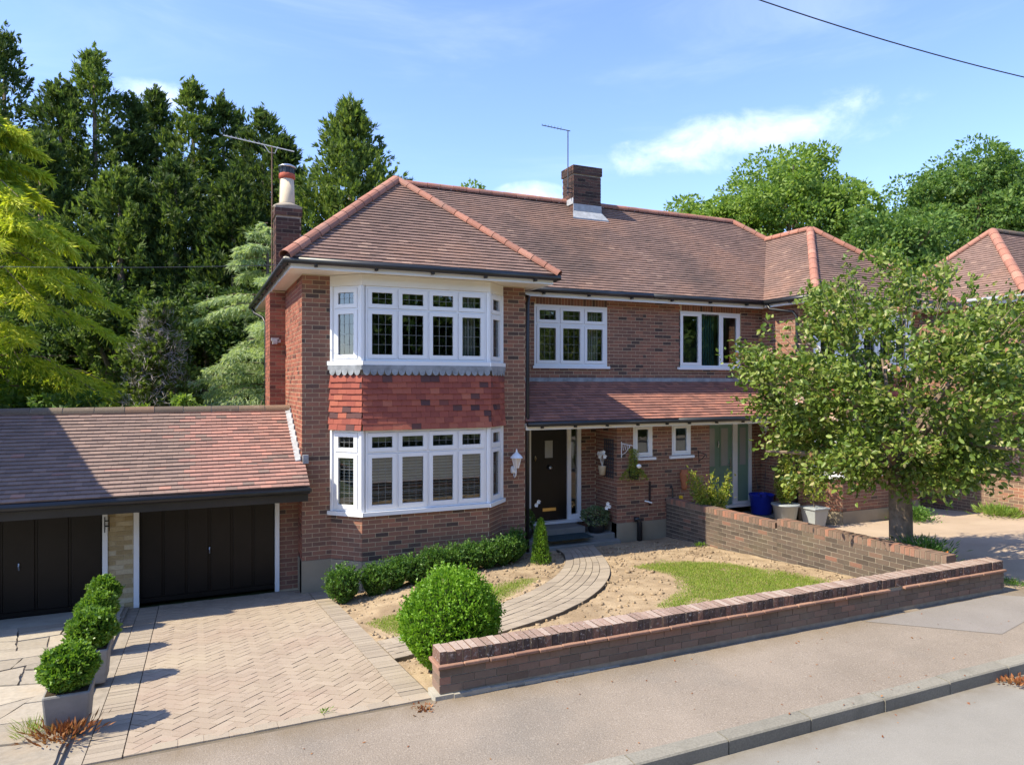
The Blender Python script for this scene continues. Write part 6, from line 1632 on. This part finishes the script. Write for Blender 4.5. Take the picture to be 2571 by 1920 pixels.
def limbs(t, paths, r=.05):
    m = MB()
    for p in paths: m.tube(p, [r, r * .6, r * .15], 5)
    m.build('limbs', BARK, t)
x, y = ground_at(-60, 20); h = CAM_Z + (960 - 190) / 1780 * 20
(V, F), pth, T = bough_tree(x, y, h, 6.6, 84, 401, 0.52, 640, 0.26, 0.042)
t = tree('golden_conifer', 'golden-green weeping conifer at the left edge', x, y, [(x, y, -.1), (x, y, h * .9)], [.25, .05], V, F, GOLDEN); limbs(t, pth, .03)
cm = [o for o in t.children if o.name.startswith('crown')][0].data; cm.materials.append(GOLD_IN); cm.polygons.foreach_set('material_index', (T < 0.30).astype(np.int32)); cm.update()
x, y = ground_at(672, 23); h = CAM_Z + (960 - 560) / 1780 * 23
(V, F), pth, T = bough_tree(x, y, h, 4.5, 92, 402, 0.42, 460, 0.21, 0.030)
t = tree('weeping_cedar', 'pale blue-green weeping cedar beside the house flank', x, y, [(x, y, -.1), (x, y, h * .9)], [.2, .04], V, F, CEDAR); limbs(t, pth, .02)
# half-dead columnar cypress
x, y = ground_at(402, 19); h = CAM_Z + (960 - 770) / 1780 * 19
V, F = spruce_like(x, y, h, 1.0, 501, 150, 26, 0.22, 0.2, 0.35, 1.2, 0.16)
t = tree('columnar_cypress', 'half-dead columnar cypress with grey bare twigs behind the garage ridge', x, y, [(x, y, -.1), (x, y, h * .9)], [.12, .03], V, F, CONIFER_L)
n = 5200; a = rng.uniform(0, 6.28, n); q = rng.uniform(.25, 1.0, n); rr_ = 1.1 * (1 - q) ** .35 * rng.uniform(.8, 1.12, n)
sel = (np.cos(a + 1.9) > -0.1)
P = np.c_[x + rr_ * np.cos(a), y + rr_ * np.sin(a), q * h][sel]; V, F = leaf_quads(P, rand_dirs(len(P)) + np.array([0, 0, .5]), rand_dirs(len(P)), .22, .012)
put('dead_twigs', np_mesh('dead_twigs', V, F, TWIG), t)
def round_tree(x, y, h, rx, rz, seed, n_cl=60, per=150, ln=0.28, cz=None, wd=.6, hollow=.55):
    r_ = np.random.default_rng(seed); cz = cz if cz is not None else h - rz
    Ps, Ds, tips = [], [], []
    for k in range(n_cl):
        d = r_.normal(size=3); d /= np.linalg.norm(d); d[2] = abs(d[2]) * 0.9 if r_.uniform() < .5 else d[2]
        c = np.array([x, y, cz]) + d * np.array([rx, rx, rz]) * r_.uniform(.35 if k % 3 == 0 else hollow, .98)
        s = r_.uniform(.16, .36) * rx * .72
        q = r_.normal(size=(per, 3)); q /= np.linalg.norm(q, axis=1, keepdims=True)
        P = c + q * (s * r_.uniform(.55, 1.05, per) ** .6)[:, None] * np.array([1.15, 1.15, .75])
        Ps.append(P); Ds.append(q + np.array([0, 0, -.1]) + r_.normal(0, .5, (per, 3))); tips.append(c)
    P = np.concatenate(Ps); D = np.concatenate(Ds)
    return leaf_quads(P, D, rand_dirs(len(P)), ln * rng.uniform(.6, 1.3, len(P)), ln * wd * rng.uniform(.7, 1.2, len(P)), .15), tips
def broad(label, u, v, d, rx, rz, seed, mat, n_cl=70, per=170, ln=.30, cz=None, group='trees behind the roofs', name='broadleaf_tree'):
    x, y = ground_at(u, d); h = CAM_Z + (960 - v) / 1780 * d
    (V, F), tips = round_tree(x, y, h, rx, rz, seed, n_cl, per, ln, cz)
    t = tree(name, label, x, y, [(x, y, -.1), (x + .1, y, h - rz * 1.6), (x, y, h - rz * .6)], [.35, .28, .12], V, F, mat, group)
    m = MB()
    for c in tips[:14]: m.tube([(x, y, h - rz * 1.4), tuple((np.array([x, y, h - rz]) + c) / 2), tuple(c)], [.12, .07, .03], 5)
    m.build('limbs', BARK, t); return t
broad('bright green broadleaf tree behind the right end of the ridge', 1995, 362, 38, 4.3, 5.2, 601, BROAD, 120, 330, .22)
broad('dark rounded broadleaf tree at the upper right edge', 2440, 352, 40, 4.6, 5.8, 602, BROAD_D, 190, 330, .22)
broad('lower broadleaf tree left of the bright green one', 1765, 452, 40, 3.0, 4.2, 603, BROAD, 70, 300, .22)
broad('broadleaf tree filling the gap between the two roofs', 2230, 500, 34, 3.4, 4.2, 604, BROAD_D, 90, 300, .22)
broad('distant tree whose top shows above the main ridge, left of the aerial', 1185, 452, 48, 2.6, 4.0, 605, BROAD, 40, 160, .3)
broad('distant treetop just left of the central chimney', 1383, 492, 50, 1.2, 3.2, 606, BROAD, 20, 120, .3)
broad('leafy bush behind the garage ridge by the cedar', 452, 985, 18, .8, .9, 607, BROAD, 22, 110, .12, None, 'bushes behind the garage', 'bush')
broad('dark bush behind the garage ridge at the left', 215, 960, 19, 1.6, 1.6, 608, BROAD_D, 40, 130, .16, None, 'bushes behind the garage', 'bush')
broad('yellowish bush behind the garage under the golden conifer', 330, 985, 18.5, 1.0, 1.2, 609, BROAD, 26, 120, .14, None, 'bushes behind the garage', 'bush')
broad('dark bush low behind the garage at the left edge', 20, 940, 20, 1.8, 1.8, 610, BROAD_D, 40, 130, .18, None, 'bushes behind the garage', 'bush')
for i, u in enumerate((60, 300, 520, 700)):
    broad(['dark evergreen undergrowth far left beneath the conifers', 'dark evergreen undergrowth beneath the second tall conifer', 'dark evergreen undergrowth beneath the spired conifer', 'dark evergreen undergrowth left of the house flank'][i], u, 690, 29, 3.0, 3.4, 620 + i, UNDER_SHADE, 70, 220, .19, None, 'undergrowth beneath the conifers', 'undergrowth')
# trees across the road, behind the viewer: they stand in the window reflections
for i, (x, y, h, rx) in enumerate(((-9, -13, 10, 4.5), (-2.5, -15, 12, 5), (5, -14, 12, 4.8), (12, -15, 13, 5.5), (20, -14, 13, 5.5), (29, -16, 14, 6), (-17, -14, 11, 5), (38, -15, 14, 6), (48, -15, 14, 6))):
    (V, F), tips = round_tree(x, y, h, rx, h * .5, 700 + i, 50, 110, .42, h * .52)
    tree('broadleaf_tree', '%s tree across the road behind the viewer' % ('first', 'second', 'third', 'fourth', 'fifth', 'sixth', 'seventh', 'eighth', 'ninth')[i], x, y, [(x, y, 0), (x, y, h * .6)], [.3, .12], V, F, BROAD_D, 'trees across the road')

# ------------------------------------------------------------------ the street tree in front
TX, TY = 10.25, 7.75
t = thing('street_tree', 'small leafy tree with thick straight trunk in the front corner on the right', 'tree', (TX, TY, .55))
cut_trunk(t, [(TX + .02, TY, .35), (TX, TY, .6), (TX, TY, 1.0), (TX - .02, TY, 1.8), (TX - .02, TY + .02, 2.4)], [.22, .19, .172, .165, .18], None, 14)
r_ = np.random.default_rng(901); lim = MB(); twigs = MB(); clusters = []
cz = 3.28
for k in range(17):
    a = k * 2.4 + r_.uniform(-.4, .4); el = r_.uniform(.0, 1.15); L_ = r_.uniform(1.5, 2.2)
    d = np.array([math.cos(a) * math.cos(el), math.sin(a) * math.cos(el), math.sin(el)])
    b0 = np.array([TX - .02, TY, r_.uniform(2.0, 2.45)]); b1 = b0 + d * L_ * .5 + np.array([0, 0, .12]); b2 = b0 + d * L_ + np.array([0, 0, -.1 + .2 * math.sin(el)])
    lim.tube([tuple(b0), tuple(b1), tuple(b2)], [.07, .045, .018], 6)
lim.build('limbs', BARK, t)
Ps, Ds, twp = [], [], []
ncl = 310
for k in range(ncl):
    d = r_.normal(size=3); d /= np.linalg.norm(d)
    f = r_.uniform(.45, 1.0) ** .6
    ex = np.array([2.12, 2.05, 1.68])
    if d[2] > .55: ex = ex * np.array([1, 1, 1.22])
    lump = 1 + .13 * math.sin(3 * math.atan2(d[1], d[0]) + 1) * (1 - abs(d[2])) + .12 * math.sin(6 * d[2] + 2.5 * d[0] + 2)
    c = np.array([TX, TY, cz]) + d * ex * f * lump
    if c[2] < 1.92: c[2] = 1.92 + r_.uniform(0, .45)
    o = unit((c - np.array([TX, TY, cz - .6]))[None])[0]; L_ = r_.uniform(.25, .5)
    m_ = r_.integers(80, 135); tt = r_.uniform(0, 1, m_)
    Ps.append(c + o * (L_ * (tt - .5))[:, None] + r_.normal(0, 1, (m_, 3)) * np.array([.135, .135, .095])); Ds.append(o * .5 + r_.normal(0, .65, (m_, 3)) + np.array([0, 0, -.18]))
    if k % 2 == 0: twigs.tube([tuple(c - o * .45), tuple(c + o * L_ * .4)], [.010, .003], 4)
for k in range(60):      # long wispy shoots past the outline, most of them at the top and left
    a = r_.uniform(1.2, 4.6) if k < 36 else r_.uniform(0, 6.28); el = r_.uniform(-.1, 1.3)
    d = np.array([math.cos(a) * math.cos(el), math.sin(a) * math.cos(el), math.sin(el)]); c = np.array([TX, TY, cz]) + d * np.array([2.05, 1.95, 1.75])
    L_ = r_.uniform(.25, .6); e_ = unit((d + np.array([0, 0, .35]))[None])[0]
    twigs.tube([tuple(c - e_ * .3), tuple(c + e_ * L_)], [.007, .003], 4)
    tt = r_.uniform(0, 1, 16); Ps.append(c + e_ * (L_ * tt)[:, None] + r_.normal(0, .035, (16, 3))); Ds.append(e_ * .4 + r_.normal(0, .6, (16, 3)))
twigs.build('twigs', BARK, t)['kind'] = 'stuff'
P = np.concatenate(Ps); D = unit(np.concatenate(Ds)); n = len(P)
# each leaf: two folded halves
S = unit(np.cross(D, rand_dirs(n))); N = np.cross(D, S)
ln = .092 * r_.uniform(.65, 1.25, n)[:, None]; wd = ln * .30
a_ = P; c_ = P + D * ln - N * ln * .12; b1 = P + D * ln * .3 + S * wd * .95 + N * wd * .28; b2 = P + D * ln * .68 + S * wd * .8 + N * wd * .2; d1 = P + D * ln * .3 - S * wd * .95 + N * wd * .28; d2 = P + D * ln * .68 - S * wd * .8 + N * wd * .2
V = np.stack([a_, b1, b2, c_, d2, d1], 1).reshape(-1, 3); k6 = 6 * np.arange(n)[:, None]
F = np.concatenate([k6 + np.array([0, 1, 2, 3]), k6 + np.array([0, 3, 4, 5])])
put('crown', np_mesh('crown', V, F, TREE_LEAF), t)
nb = 18; d = unit(r_.normal(size=(nb, 3)) + np.array([-.3, -.5, .35])); C = np.array([TX, TY, cz]) + d * np.array([2.25, 2.1, 1.72]) * r_.uniform(.9, 1.04, (nb, 1))
P = np.repeat(C, 14, 0) + r_.normal(0, .03, (nb * 14, 3)); V, F = leaf_quads(P, rand_dirs(len(P)), rand_dirs(len(P)), .05, .035, .2); put('faded_blossom', np_mesh('faded_blossom', V, F, PINK), t)

hg = thing('hedge', 'tall hedge across the road behind the viewer', 'hedge', (10, -18, .4))  # added out of view so the panes reflect dark green, not sky
n = 26000; P = np.c_[rng.uniform(-25, 60, n), -18.2 + 1.1 * rng.uniform(.7, 1, n), .4 + 8.4 * rng.uniform(0, 1, n)]
V, F = leaf_quads(P, rand_dirs(n), rand_dirs(n), .45, .32); put('crown', np_mesh('crown', V, F, BROAD_D), hg)
m = MB(); m.box(-25, 60, -19.2, -17.6, .4, 8.3); m.build('twigs', CORE, hg)  # solid dark core, added to block the sky in the reflections
